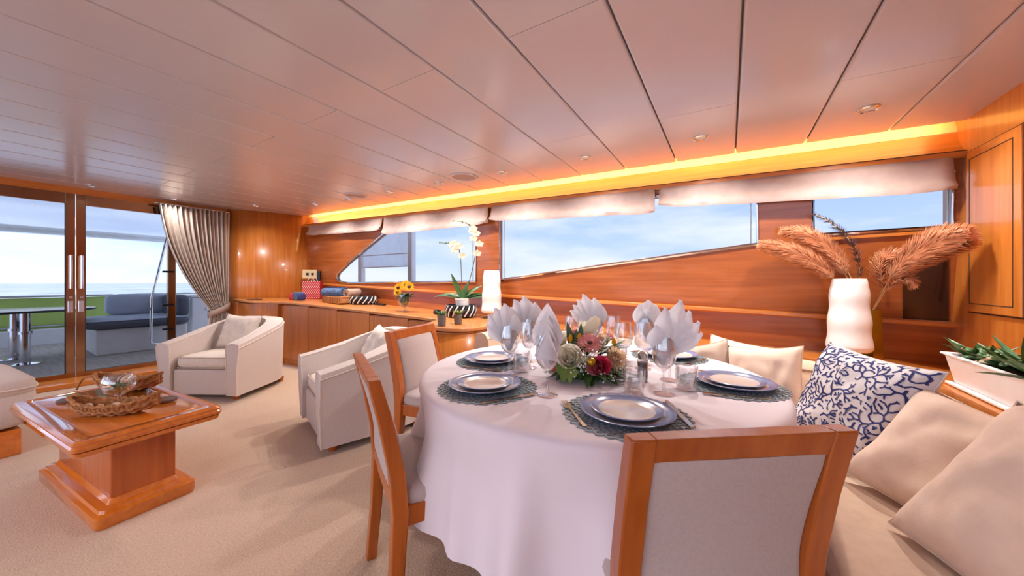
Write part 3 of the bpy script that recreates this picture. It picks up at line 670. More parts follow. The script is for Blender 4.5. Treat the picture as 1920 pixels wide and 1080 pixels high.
# ---- coffee table
t = thing('coffee_table', 'glossy cherry coffee table with stepped edge on a pedestal plinth', 'table', (-2.925, .427, 0), R(6))
hx, hy, zt = .565, .268, .46
def rrect(hx, hy, r): return [(sx*(hx-r)+r*cos(R(a)), sy*(hy-r)+r*sin(R(a))) for sx, sy, a0 in ((1, 1, 0), (-1, 1, 90), (-1, -1, 180), (1, -1, 270)) for a in (a0, a0+30, a0+60, a0+90)]
def ringstack(spec):
    rows = [[(x, y, z) for x, y in rrect(a, b, r)] for a, b, r, z in spec]; return MB().grid(rows, False, True, True)
ringstack([(hx-.03, hy-.03, .03, zt-.075), (hx-.012, hy-.012, .03, zt-.07), (hx-.008, hy-.008, .03, zt-.05), (hx-.016, hy-.016, .03, zt-.048), (hx-.004, hy-.004, .03, zt-.044), (hx, hy, .03, zt-.03), (hx-.006, hy-.006, .03, zt-.022), (hx-.004, hy-.004, .03, zt-.012), (hx-.016, hy-.016, .03, zt), (hx-.06, hy-.06, .02, zt), (hx-.064, hy-.064, .02, zt-.003), (hx-.068, hy-.068, .02, zt-.003), (hx-.072, hy-.072, .02, zt)]).build('top', 'table_wood', t, 35)
pw_ = wood('coffee table pedestal cherry', (202, 104, 34), (176, 82, 22), 2, .25, .4)
ringstack([(hx-.16, hy-.15, .006, .10), (hx-.16, hy-.15, .006, zt-.07)]).build('pedestal', pw_, t, 35)
ringstack([(hx-.095, hy-.09, .03, .0), (hx-.09, hy-.085, .03, .01), (hx-.09, hy-.085, .03, .06), (hx-.105, hy-.10, .03, .066), (hx-.11, hy-.105, .03, .08), (hx-.14, hy-.135, .02, .085), (hx-.155, hy-.148, .01, .105)]).build('plinth', 'table_wood', t, 35)

# ---- dining table under its cloth
TX, TY, TR, TZ = -.55, 1.50, .735, .75
t = thing('dining_table', 'round dining table hidden under the white cloth', 'table', (TX, TY, 0))
MB().lathe([(0, TZ-.035), (TR-.02, TZ-.035), (TR-.01, TZ-.02), (TR-.02, TZ-.004), (0, TZ-.004)], 48).build('top', 'table_wood', t)
MB().lathe([(0, 0), (.26, 0), (.25, .03), (.08, .06), (.07, .60), (.2, TZ-.036), (0, TZ-.036)], 28).build('pedestal', 'table_wood', t)
rows = []; NA = 240
def fold(a):                                           # fold relief round the skirt
    p = lambda n, s: (.5+.5*cos(n*a+s))**2.2-.3
    return .8*p(13, .6)+.55*p(19, 2.1)+.45*p(7, 1.0)
rows.append([(0, 0, TZ+.002)]*NA)
for r in (.2, .4, .6, .70): rows.append([(r*cos(2*pi*j/NA), r*sin(2*pi*j/NA), TZ+.002) for j in range(NA)])
for q in (0, .3, .6, 1): rows.append([((TR-.022+.026*sin(q*pi/2))*cos(2*pi*j/NA), (TR-.022+.026*sin(q*pi/2))*sin(2*pi*j/NA), TZ+.002-.024*(1-cos(q*pi/2))) for j in range(NA)])
for i in range(1, 22):
    q = i/21; row = []
    for j in range(NA):
        a = 2*pi*j/NA; hem = .27+.10*max(0, cos(a-R(216)))**3+.01*sin(5*a)+.15*max(0, min(1, (cos(a-R(92))-.62)/.2))
        z = (TZ-.022)+(hem-(TZ-.022))*q; amp = .058*min(1, q*1.6)*(1+.5*q)
        f0 = fold(a+.03*q); f0 = f0 if f0 > 0 else f0*.65
        r = TR+.004-.03*min(1, q*3)+amp*f0+.02*q
        row.append((r*cos(a), r*sin(a), z))
    rows.append(row)
o = MB().grid(rows, False, True).build('tablecloth', 'cloth', None, 80); o.location = (TX, TY, 0)
tag(o, 'white floor skimming cloth draped in folds over the round table', 'tablecloth')

# ================================================================ fittings
DOWN_W = 7
def downlight(x, y, label, r=.045, cat='downlight', pw=1):
    t = thing('downlight', label, cat, (x, y, ceil_z(x)), 0, 'recessed ceiling downlights'); t.rotation_euler = (0, R(1.6), 0)
    MB().lathe([(r, .004), (r, -.006), (r*.86, -.011), (r*.72, -.008), (r*.68, .004)], 24).build('rim', 'chrome', t)
    MB().lathe([(0, -.003), (r*.70, -.003)], 20).build('lens', 'led_off', t)
    ld = bpy.data.lights.new('downlight_lamp', 'AREA'); ld.shape = 'DISK'; ld.size = .06; ld.energy = DOWN_W*pw; ld.color = (1, .96, .93); ld.spread = R(140)
    lo = bpy.data.objects.new('lamp', ld); C.objects.link(lo); lo.parent = t; lo.location = (0, 0, -.013)
names = ['nearest the wooden cabinet on the right', 'second from the wooden cabinet', 'third from the wooden cabinet', 'fourth from the wooden cabinet, before the round speaker', 'fifth from the wooden cabinet', 'sixth from the wooden cabinet', 'near the curved corner', 'last before the curved corner']
for i, nm in enumerate(names): downlight(.60-.75*i, 2.44, 'small chrome ringed ceiling downlight, '+nm)
downlight(-6.0, .70, 'small chrome ringed ceiling downlight above the door handles', pw=.5); downlight(-6.0, 1.36, 'small chrome ringed ceiling downlight above the curtain', pw=.35)
downlight(-5.55, 2.1, 'small chrome ringed ceiling downlight over the wooden corner', pw=.4)
for i in range(9): downlight(.60-.75*i, -2.3, 'added unseen ceiling downlight on the port side')  # extra row added out of view to light the saloon
for x, y, nm in ((-2.04, 2.40, 'larger nearer'), (-3.65, 2.37, 'farther')):
    t = thing('ceiling_speaker', 'round flush ceiling speaker, the %s of two' % nm, 'speaker', (x, y, ceil_z(x)), 0, 'flush ceiling speakers'); t.rotation_euler = (0, R(1.6), 0)
    MB().lathe([(.128, .004), (.128, -.008), (.115, -.013), (.106, -.006)], 40).build('ring', 'ceil', t); MB().lathe([(0, -.004), (.107, -.006)], 40).build('grille', 'blind', t)

# ================================================================ table settings
def ptab(r, a): return TX+r*cos(R(a)), TY+r*sin(R(a))
ZC = TZ+.003
# openwork placemat
def mat_mesh(r0=.0, rad=.185):
    mb = MB(); n = 36; rr = [.03+i*(rad-.03)/12 for i in range(13)]; w = .0019; V = {}
    def bar(p, q):
        d = Vector((q[0]-p[0], q[1]-p[1])); s_ = Vector((-d.y, d.x)).normalized()*w
        v = [(p[0]+s_.x, p[1]+s_.y), (p[0]-s_.x, p[1]-s_.y), (q[0]-s_.x, q[1]-s_.y), (q[0]+s_.x, q[1]+s_.y)]
        mb.add([(a, b, .0028) for a, b in v]+[(a, b, 0) for a, b in v], [(0, 1, 2, 3), (0, 1, 5, 4), (2, 3, 7, 6), (1, 2, 6, 5), (3, 0, 4, 7)])
    P = lambda i, j: (rr[i]*cos(2*pi*(j+.5*(i % 2))/n), rr[i]*sin(2*pi*(j+.5*(i % 2))/n))
    for i in range(5, 12):
        for j in range(n):
            a = P(i, j); bar(a, P(i+1, j)); bar(a, P(i+1, j-1 if i % 2 == 0 else j+1))
    mb.lathe([(0, .0005), (rr[5], .0005)], 44)
    return mb
proto_mat = mat_mesh().build('placemat', 'mattex', None, 0)
def plate_mesh(r, h): return [(0, .002), (r*.58, .002), (r*.60, 0), (r*.64, 0), (r*.98, h-.003), (r, h), (r*.975, h+.001), (r*.90, h-.003), (r*.79, h*.62)], [(r*.79, h*.62), (r*.70, h*.42), (r*.64, h*.32), (0, h*.30)]
def make_plate(name, r, h):
    o, i = plate_mesh(r, h); t = thing(name, 'x', 'plate')
    MB().lathe(o, 48).build('rim', 'plateblue', t); MB().lathe(i, 48).build('well', 'plate', t); return t
P_big, P_small = make_plate('dinner_plate', .135, .020), make_plate('side_plate', .102, .015)
def knife_mesh():
    m = MB(); L = [(-.105, .006), (-.03, .0075), (.0, .005), (.005, .008), (.06, .009), (.095, .006), (.108, .001)]
    m.grid([[(-a, x, .004) for x, a in L], [(a, x, .0045) for x, a in L]]); return m
def fork_mesh():
    m = MB(); L = [(-.10, .006), (-.04, .004), (.03, .003), (.045, .010), (.06, .011)]
    m.grid([[(-a, x, .004) for x, a in L], [(a, x, .004) for x, a in L]])
    for k in range(4):
        c = -.0085+.00567*k; m.grid([[(c-.0016, .059, .004), (c-.001, .098, .005)], [(c+.0016, .059, .004), (c+.001, .098, .005)]])
    return m
P_knife = knife_mesh().build('table_knife', 'cutlery', None, 0, solid=.003); P_fork = fork_mesh().build('table_fork', 'cutlery', None, 0, solid=.0025)
first = {}
def put(proto, loc, rz, label, cat, group):
    o = proto if proto.name not in first else dup(proto)
    first[proto.name] = 1; o.location = loc; o.rotation_euler = (0, 0, rz); return tag(o, label, cat, group)
sets = [(-.262, 1.045, 'in front of the foreground chair'), (-.765, 1.035, 'at the left front, facing the edge on chair'), (-.985, 1.385, 'at the far left, by the end cabinet chair'), (.005, 1.555, 'on the right beside the sofa cushions'), (-.27, 1.97, 'at the back right, behind the glasses')]
for i, (x, y, nm) in enumerate(sets):
    d = Vector((TX-x, TY-y)).normalized(); rz = face(d.x, d.y); rtv = Vector((d.y, -d.x)); off = -d*.015
    put(proto_mat, (x, y, ZC), rz, 'round openwork grey placemat '+nm, 'placemat', 'openwork placemats')
    ex, ey = x-d.x*.012, y-d.y*.012
    if i != 4:
        put(P_big, (ex, ey, ZC+.003), 0, 'blue rimmed dinner plate '+nm, 'plate', 'blue rimmed dinner plates')
        put(P_small, (ex, ey, ZC+.011), 0, 'small cream plate on the plate '+nm, 'plate', 'small plates on the dinner plates')
    else:
        put(P_big, (ex, ey, ZC+.003), 0, 'blue rimmed dinner plate '+nm, 'plate', 'blue rimmed dinner plates')
    kx, ky = x+rtv.x*.158, y+rtv.y*.158; fx, fy = x-rtv.x*.155, y-rtv.y*.155
    put(P_knife, (kx, ky, ZC+.001), rz-R(6), 'slim knife right of the plate '+nm, 'knife', 'table knives'); put(P_fork, (fx, fy, ZC+.001), rz+R(8), 'fork left of the plate '+nm, 'fork', 'table forks')
# glasses
def wineglass_mesh():
    return [(0, .004), (.012, .0045), (.034, .001), (.036, .002), (.033, .004), (.012, .008), (.0055, .014), (.0042, .04), (.0042, .075), (.007, .086), (.022, .096), (.036, .114), (.0415, .14), (.0405, .165), (.036, .195), (.0335, .212), (.0328, .212), (.0395, .165), (.0405, .14), (.035, .115), (.021, .0975), (0, .090)]
P_glass = MB().lathe(wineglass_mesh(), 28).build('wine_glass', 'glass', None, 80)
P_tumb = MB().lathe([(0, 0), (.030, 0), (.034, .004), (.038, .05), (.038, .088), (.0372, .088), (.0365, .05), (.032, .012), (0, .010)], 28).build('water_tumbler', 'glass', None, 80)
NG = [(-.80, 1.24, 'N1'), (-.835, 1.49, 'N2'), (-.535, 1.075, 'N3'), (-.62, 1.85, 'N4'), (-.35, 1.82, 'N5'), (-.193, 1.308, 'N6')]
gl = ['wine glass holding the leftmost folded napkin', 'wine glass holding the napkin behind the hooded one', 'wine glass with a long stem holding the hooded napkin at the centre', 'wine glass holding the winged napkin behind the flowers', 'wine glass holding the drooping napkin', 'wine glass holding the upright pointed napkin right of the flowers']
for (x, y, _), l in zip(NG, gl): put(P_glass, (x, y, ZC), 0, l, 'wine glass', 'wine glasses on the dining table')
for x, y, l in ((-.71, 1.72, 'empty wine glass behind the left side of the flowers'), (-.52, 1.84, 'empty wine glass beside the winged napkin'), (-.775, 1.37, 'empty wine glass between the two left napkins'), (-.405, 1.58, 'empty wine glass close to the right of the flowers'), (-.33, 1.63, 'empty wine glass below the drooping napkin'), (-.20, 1.50, 'empty wine glass just behind the upright pointed napkin')):
    put(P_glass, (x, y, ZC), 0, l, 'wine glass', 'wine glasses on the dining table')
for x, y, l in ((-.775, 1.30, 'clear tumbler below the leftmost napkin'), (-.285, 1.26, 'clear tumbler in front of the pepper mill'), (-.13, 1.40, 'clear tumbler beside the right placemat'), (-.46, 1.72, 'clear tumbler hidden behind the flowers')):
    put(P_tumb, (x, y, ZC), 0, l, 'tumbler', 'water tumblers')
t = thing('pepper_mill', 'small glass pepper mill with dark contents among the glasses', 'pepper mill', (-.29, 1.43, ZC))
MB().lathe([(0, 0), (.019, 0), (.019, .075), (0, .075)], 20).build('contents', 'black', t); MB().lathe([(.021, 0), (.022, .085), (.016, .09)], 20).build('body', 'glass', t, 80); MB().lathe([(.017, .09), (.021, .10), (.021, .112), (.012, .122), (0, .124)], 20).build('cap', 'steel', t)

# folded napkins: layered cloth petals rising from a glass
def napkin(x, y, label, angs, L, W, tilt=0, cup=.25, seed=0, hood=False):
    rnd = random.Random(seed); mb = MB(); zb = .10
    # gathered stem inside the glass
    rows = []
    for z, r in ((zb, .006), (zb+.03, .019), (zb+.06, .028), (zb+.095, .030), (zb+.12, .026)):
        rows.append([((r+.004*cos(7*a+z*20))*cos(a), (r+.004*cos(7*a+z*20))*.75*sin(a), z) for a in (2*pi*i/28 for i in range(28))])
    mb.grid(rows, False, True, True)
    for k, (a, l, wd, yy) in enumerate(angs):
        a *= .85
        p0 = Vector((.008*sin(R(a)), yy, zb+.045)); d = Vector((sin(R(a)), -.15+tilt, cos(R(a)))).normalized(); sd = Vector((cos(R(a)), 0, -sin(R(a))))
        nn = Vector((0, -1, 0)); rows = []; n = 9
        for i in range(n+1):
            q = i/n; ww = 1.3*wd*W*(.35+.65*sin(pi*min(1, q*.62+.08)))*(1-max(0, (q-.55)/.45)**1.7*.93)
            c = p0+d*(l*L*q)+nn*(.012*sin(q*3))
            rip = .003*sin(q*9+k)
            rows.append([c-sd*ww*.5+nn*(-cup*ww*.5), c-sd*ww*.25+nn*(rip-cup*ww*.1), c+nn*(.004+rip), c+sd*ww*.25+nn*(-rip-cup*ww*.1), c+sd*ww*.5+nn*(-cup*ww*.5)])
        mb.grid(rows)
        # folded edge: a second leaf of the same pleat turned under
        rows2 = [[r[4], r[4]+Vector((0, .012, 0))+sd*-.012, r[2]+Vector((0, .014, 0))] for r in rows]
        mb.grid(rows2)
    if hood:
        for k in range(5):
            rows = []
            for i in range(10):
                q = i/9; row = []
                for j in range(9):
                    s_ = -1+2*j/8; r = .043+.004*k-.0*abs(s_)
                    z = zb+.035+.022*k+(.10*q)*(1-.8*abs(s_))-.014*s_*s_+.006*s_*(1 if k % 2 else -1)
                    lip = .010*max(0, q-.7)/.3; row.append((r*sin(s_*1.25)*(1-.25*max(0, q-.3)), -.012-r*cos(s_*1.25)*(.9-.30*q)+.013*k-lip, z))
                rows.append(row)
            mb.grid(rows)
    o = mb.build('folded_napkin', 'napkin', None, 50); o.location = (x, y, ZC); v = Vector((x, y)).normalized(); o.rotation_euler = (0, 0, face(v.x, v.y))
    return tag(o, label, 'napkin', 'white napkins folded into the glasses')
lf = [(-62, .80, 1.0, .006), (-44, .98, 1.0, .002), (-26, 1.05, 1.05, -.002), (-8, 1.12, 1.1, -.006), (14, .80, 1.0, -.010)]
napkin(NG[0][0], NG[0][1], 'leftmost folded napkin with tips fanned to the left', lf, .145, .062, seed=1)
napkin(NG[1][0], NG[1][1], 'folded napkin with tips fanned left, behind the hooded one', [(-58, .85, 1, .006), (-44, 1, 1, .003), (-30, 1.15, 1, 0), (-12, 1.15, 1.2, -.004), (10, .95, 1.2, -.008)], .16, .066, seed=2)
napkin(NG[2][0], NG[2][1], 'hooded folded napkin in layered curls at the centre left', [(-12, .95, 1.0, .012), (2, 1.10, 1.05, .008), (13, .95, .95, .004)], .125, .066, seed=3, hood=True)
napkin(NG[3][0], NG[3][1], 'winged folded napkin above the flowers, tips to the left', [(-66, 1.0, .9, .006), (-52, 1.05, .95, .003), (-38, 1.1, 1, 0), (-24, 1.2, 1, -.004), (-4, 1.0, 1.2, -.008), (12, .8, 1.2, -.01)], .165, .06, seed=4)
napkin(NG[4][0], NG[4][1], 'rounded drooping folded napkin right of the winged one', [(-14, 1, 1.2, .004), (4, 1.12, 1.4, 0), (20, 1.0, 1.2, -.004)], .145, .066, cup=.7, seed=5)
napkin(NG[5][0], NG[5][1], 'tall folded napkin with one upright pointed tip and tips to the right', [(2, 1.10, .9, -.012), (18, 1.32, .95, -.006), (32, 1.15, 1.0, 0), (50, 1.05, .8, .006), (66, .92, .7, .01), (-14, .7, 1.1, -.014)], .15, .062, seed=6)

# ---- flower centrepiece
FX, FY = at(1102, 705, Z=TZ)[0:2]
fl = thing('flower_centrepiece', 'low arrangement of roses, a pink gerbera and greenery in the table centre', 'flowers', (FX, FY, ZC))
fl.scale = (1.12, 1.12, 1.12)
rnd = random.Random(5)
toC = Vector((-FX, -FY, 0)).normalized(); sdv = Vector((-toC.y, toC.x, 0))        # towards the camera; to the camera's left is -sdv
if sdv.dot(RT) < 0: sdv = -sdv
def fpos(a, b, z): return sdv*a+toC*b+Vector((0, 0, z))
MB().lathe([(0, 0), (.07, 0), (.085, .03), (.07, .06), (0, .065)], 20).build('foam_bowl', 'leaf', fl)
def rose(p, ax, r, m, nm='rose', open_=1.0):
    ax = Vector(ax).normalized(); u = ax.orthogonal().normalized(); v = ax.cross(u); mb = MB(); p = Vector(p)
    for ring, (n, rr, h, lean) in enumerate(((3, .28, .95, .0), (4, .46, .95, .12), (5, .70, .85, .28), (6, .92, .66, .5))):
        for k in range(n):
            a0 = 2*pi*k/n+ring*.7; rows = []
            for i in range(5):
                q = i/4; row = []
                for j in range(6):
                    s_ = -1+2*j/5; a = a0+s_*(pi/n*1.25); R_ = r*rr*(.55+.45*sin(q*1.6))+r*lean*q**3*.45*open_
                    z = r*(-.75+(h+.75)*q*(1-.16*s_*s_*q)); row.append(p+u*R_*cos(a)+v*R_*sin(a)+ax*z)
                rows.append(row)
            mb.grid(rows)
    mb.super(r*.2, r*.2, r*.6, 1, 8, 6, (p+ax*r*.2))
    return mb.build(nm, m, fl, 60)
T = toC
def chrys(p, ax, r):
    ax = Vector(ax).normalized(); u = ax.orthogonal().normalized(); v = ax.cross(u); mb = MB(); p = Vector(p)
    for k in range(90):
        q = (k+.5)/90; th = math.acos(1-q*1.15); a = k*2.39996; d = ax*cos(th)+(u*cos(a)+v*sin(a))*sin(th)
        mb.leaf(p+d*r*.25, d, ax.cross(d)+ax*.2 if th < .2 else ax, r*(.8+.1*sin(k)), r*.30, -.15, 4, .3)
    return mb.build('chrysanthemum', 'petal_t', fl, 60)
rose(fpos(-.062, .092, .084), T*.85+Vector((0, 0, .4))-sdv*.05, .040, 'petal_w'); rose(fpos(-.098, .035, .135), T*.4+Vector((0, 0, .8))-sdv*.4, .026, 'petal_w')
rose(fpos(-.108, .065, .062), T*.8+Vector((0, 0, .15))-sdv*.3, .032, 'petal_p'); rose(fpos(.045, .10, .062), T*.9+Vector((0, 0, .25)), .030, 'petal_r'); rose(fpos(.025, .10, .060), T*.9+Vector((0, 0, .1))-sdv*.3, .027, 'petal_p')
chrys(fpos(.092, .06, .08), T*.7+sdv*.4+Vector((0, 0, .35)), .042); rose(fpos(.06, -.02, .135), Vector((0, 0, 1))+sdv*.3, .024, 'petal_t'); rose(fpos(.075, -.03, .14), Vector((0, 0, 1))+sdv*.5, .018, 'petal_p')
rose(fpos(-.01, -.04, .17), Vector((0, 0, 1))+T*.3+sdv*.2, .026, 'petal_w')
rose(fpos(-.055, -.01, .15), Vector((0, 0, 1))-sdv*.6, .018, 'petal_p')
# gerbera
g0 = fpos(.008, .06, .128); ax = (T*.62+Vector((0, 0, .8))).normalized(); u = ax.orthogonal().normalized(); v = ax.cross(u); mb = MB()
for ring, (n, L, w_, lift) in enumerate(((26, .056, .013, .10), (22, .044, .011, .28), (16, .026, .008, .5))):
    for k in range(n):
        a = 2*pi*k/n+ring*.1; d = u*cos(a)+v*sin(a); mb.leaf(g0+ax*.002*ring, d+ax*lift, ax, L, w_, -.12, 5, .1)
ge = mb.build('gerbera', 'petal_g', fl, 60); mb = MB(); mb.super(.011, .011, .008, 1, 12, 8, g0+ax*.006); mb.build('gerbera_eye', 'seed', ge)
mb = MB().super(.016, .016, .016, 1, 16, 10, fpos(.012, .115, .078)); mb.build('gold_bauble', 'gold', fl)
# calla shaped white bloom and a yellow bud
c0 = fpos(-.012, .0, .15); ax = (sdv*.55-T*.2+Vector((0, 0, .75))).normalized(); u = ax.orthogonal().normalized(); v = ax.cross(u); rows = []
for q, r in ((0, .006), (.2, .016), (.5, .023), (.8, .021), (1, .012)): rows.append([c0+ax*.085*q+u*r*cos(2*pi*j/14)+v*r*sin(2*pi*j/14) for j in range(14)])
MB().grid(rows, False, True, True).build('calla', 'petal_w', fl, 60)
for a, b, z in ((-.062, .05, .145), (-.03, .045, .15), (.095, .0, .13)): MB().super(.008, .008, .016, 1, 10, 8, fpos(a, b, z)).build('yellow_bud', 'petal_y', fl)
P_leafs = []
for k in range(58):
    a = rnd.uniform(0, 2*pi); d = sdv*cos(a)+toC*sin(a)*.9; low = k < 40
    p = fpos(0, 0, .03 if low else .08)+d*rnd.uniform(.03, .06)
    mb = MB().leaf(p, d+Vector((0, 0, rnd.uniform(-.12, .3) if low else rnd.uniform(.4, .9))), (0, 0, 1), rnd.uniform(.09, .135) if low else rnd.uniform(.08, .11), rnd.uniform(.028, .042), rnd.uniform(.1, .35), 6, .12)
    for i, q in enumerate(mb.v):
        if q[2] < .004: mb.v[i] = (q[0], q[1], .004)
    mb.build('leaf', 'leaf', fl, 60)
for a, b, L in ((-.075, .10, .07), (-.05, .115, .065), (-.09, .085, .05)): MB().leaf(fpos(a, b, .06), T*.5+Vector((0, 0, -.5))-sdv*.1, T, L, .038, .1, 6, .12).build('pale_leaf', 'leaf2', fl, 60)
for a, L, ln in ((-.045, .13, -.25), (-.03, .12, .05), (-.05, .10, .1)): MB().leaf(fpos(a, .04, .08), Vector((0, 0, 1))+sdv*ln, T, L, .03, .1, 7, .2).build('blade', 'leaf', fl, 60)
mb = MB(); mbs = MB()
for cl in ((.0, .115, .10), (.055, .08, .125), (.11, .08, .05), (-.02, .13, .06), (.075, .03, .15), (-.115, .03, .09), (.0, -.02, .17), (.125, .05, .05), (-.03, .125, .05), (.075, .11, .03)):
    for k in range(13):
        p = fpos(cl[0]+rnd.gauss(0, .017), cl[1]+rnd.gauss(0, .012), max(.012, cl[2]+rnd.gauss(0, .014))); r = rnd.uniform(.0025, .0042)
        mb.super(r, r, r, 1, 6, 4, p); mbs.tube([p, fpos(cl[0]*.8, cl[1]*.7, max(.01, cl[2]-.04))], .0006, 3)
tag(mb.build('gypsophila', 'white', fl, 60), kind='stuff'); tag(mbs.build('gypsophila_stems', 'leaf2', fl, 0), kind='stuff')

# ================================================================ lamps
def lamp(x, y, z, label):
    t = thing('table_lamp', label, 'lamp', (x, y, z), 0, 'white wavy table lamps'); t.scale = (1, 1, 1.06)
    MB().lathe([(0, 0), (.085, 0), (.088, .008), (.080, .014), (.02, .018), (0, .018)], 32).build('base', 'lampbase', t); MB().lathe([(.011, .016), (.011, .06)], 16).build('stem', 'steel', t)
    pr = [(0, .052), (.088, .052), (.099, .062)]
    for i in range(1, 30):
        q = i/30; pr.append((.103-.020*q+.0028*sin(q*2*pi*2.6+1.0), .062+.375*q))
    pr += [(.076, .452), (.073, .455), (.070, .452), (.070, .40)]
    MB().lathe(pr, 40).build('shade', 'shade', t, 60)
xl = at(1604, 671, Z=.69); lamp(.605, 2.79, zs(.703, .605), 'white wavy lamp on the shelf behind the coral cushion'); lamp(-2.02, 2.80, zs(.716, -2.02), 'white wavy lamp at the end of the worktop')

# ================================================================ on the worktop
def wt(u, v, X=None):                                  # point of the worktop surface seen at (u, v)
    d = ray(u, v); k = (.716-CAMH)/(d.z+SL*d.x); return EYE+d*k
def loc(u, v): p = wt(u, v); return (p.x, p.y, p.z)
def rope_bowl(label, p, r, h):
    t = thing('rope_bowl', label, 'bowl', p, 0, 'black and white rope bowls'); n = 30
    MB().lathe([(0, .004), (r*.92, .004), (r*.97, h*.5), (r*.9, h*.96)], 40).build('lining', 'ropek', t)
    for k in range(n):
        a0 = 2*pi*k/n; pts = []
        for i in range(7):
            q = i/6; a = a0+.42*q; rr = r*(.95+.10*sin(pi*q)); pts.append((rr*cos(a), rr*sin(a), .006+h*.94*q))
        MB().tube(pts, .0085*r/.16, 6).build('rope_strand', 'ropew' if k % 2 else 'ropek', t)
    MB().tube([(r*.93*cos(2*pi*i/40), r*.93*sin(2*pi*i/40), h*.97) for i in range(40)], .010, 6, True).build('rim', 'ropek', t); return t
p = wt(660, 571); rope_bowl('black and white twisted rope bowl beside the towel basket', (p.x, p.y+.16, zs(.716, p.x)+.005), .165, .095)
p = wt(863, 598); px2 = (-2.33, 2.69); rope_bowl('black and white twisted rope bowl holding the orchid pot', (px2[0], px2[1], zs(.716, px2[0])+.005), .15, .115)
# orchid
t = thing('potted_orchid', 'white pot with a peach orchid on two tall stems', 'orchid', (px2[0]+.02, px2[1], zs(.716, px2[0])+.012)); zr = .10
MB().lathe([(0, 0), (.058, 0), (.072, .165), (.076, .165), (.076, .18), (.068, .18), (.066, .155), (0, .15)], 28).build('pot', 'white', t)
rnd = random.Random(3); r2 = Vector((.96, .28, 0))
for d, L, w_, b in ((-1, .34, .05, .75), (1, .30, .05, .7), (-.55, .30, .05, -.1), (.5, .24, .05, .5), (-.8, .2, .045, .6), (.15, .2, .05, .5), (.8, .22, .04, .55)):
    MB().leaf((0, 0, .16), Vector((r2.x*d, r2.y*d, .75-abs(d)*.18+(.5 if b < 0 else 0)))+Vector((0, 0, 0))-FW*.15, Vector((0, 0, 1))-FW*.9, L, w_*1.1, b, 9, .15).build('leaf', 'leaf', t, 60)
def orchid_stem(pts, fls, buds):
    P_ = [Vector((r2.x*a, r2.y*a, z)) for a, z in pts]; c = bez(P_, 20); st = MB().tube(c, .004, 6).build('stem', 'stem', t)
    for q, s_ in fls:
        p = c[int(q*20)]+Vector((0, -.02, 0))+r2*s_*.03+Vector((0, 0, random.Random(q*99).uniform(-.02, .02))); mb = MB(); ax = -FW+Vector((0, 0, .1)); u = r2; v = Vector((0, 0, 1))
        for a, L, w_ in ((90, .045, .03), (215, .042, .03), (325, .042, .03), (10, .048, .052), (170, .048, .052)): mb.leaf(p, u*cos(R(a))+v*sin(R(a))-FW*.15, -FW, L, w_, .1, 5, .1)
        o = mb.build('flower', 'orchid', st, 60); MB().super(.008, .008, .010, 1, 8, 6, p-FW*.012+Vector((0, 0, -.006))).build('lip', 'gold', st) if False else None
    for q in buds: MB().super(.007, .007, .010, 1, 8, 6, c[int(q*20)]).build('bud', 'leaf', st)
orchid_stem([(0, .16), (-.02, .5), (-.01, .86), (-.06, .72), (-.26, .76)], [(.42, 1.2), (.5, -1), (.55, 1), (.6, -.6), (.62, -1.4), (.68, 0)], [.82, .88, .94, 1])
orchid_stem([(.02, .16), (.10, .45), (.24, .85), (.18, .95), (-.10, .98)], [(.42, 1), (.5, 1.5), (.55, -.6), (.6, .6), (.66, -.4), (.7, .4)], [.8, .87, .93, 1])
# two small succulents in ribbed pots
for x, y, hh, l in ((-2.03, 2.10, .09, 'spiky green succulent in a ribbed grey pot, the left one of the pair'), (-2.0, 2.27, .085, 'pale rosette succulent in a ribbed grey pot, the right one of the pair')):
    t = thing('potted_succulent', l, 'succulent', (x, y, zs(.716, x)), 0, 'small succulents on the end cabinet')
    pr = [(0, 0), (.030, 0)]+[(.032+.006*i/8+(.0015 if i % 2 else -.0015), hh*i/8+.001) for i in range(9)]+[(.034, hh-.004), (0, hh-.006)]
    MB().lathe(pr, 24).build('pot', 'potgrey', t)
    for k in range(16):
        a = k*2.4; el = .5+k*.05; MB().leaf((.008*cos(a), .008*sin(a), hh-.008), (cos(a), sin(a), el), (0, 0, 1), .075-.0015*k, .014, -.1, 5, .3).build('leaf', 'leaf_s' if y < 2.2 else 'leaf2', t, 60)
# small black objects
x, y, z = loc(700, 573); t = thing('remote_control', 'black remote control lying by the rope bowl', 'remote', (x, y+.1, z), R(8)); MB().box(-.09, .09, -.025, .025, 0, .02).build('body', 'black', t, 0, bevel=.005); MB().box(-.07, .05, -.012, .012, .02, .023).build('keypad', 'rubber', t, 0)
x, y, z = loc(812, 590); t = thing('car_key_box', 'small black rounded box near the rope bowl', 'box', (x, y+.06, z)); t.name = 'trinket_box'; MB().super(.04, .028, .02, .4, 20, 8, (0, 0, .02)).build('body', 'black', t); MB().super(.038, .026, .006, .4, 20, 6, (0, 0, .042)).build('lid', 'rubber', t)
x, y = -5.72, 2.14; t = thing('magazine', 'thin dark magazine lying on the curved end of the worktop', 'magazine', (x, y, zs(.716, x)), R(-10)); MB().box(-.14, .14, -.07, .07, 0, .006).build('pages', 'slate', t, 0); MB().box(-.142, .142, -.072, .072, .006, .009).build('cover', 'lampbase', t, 0)
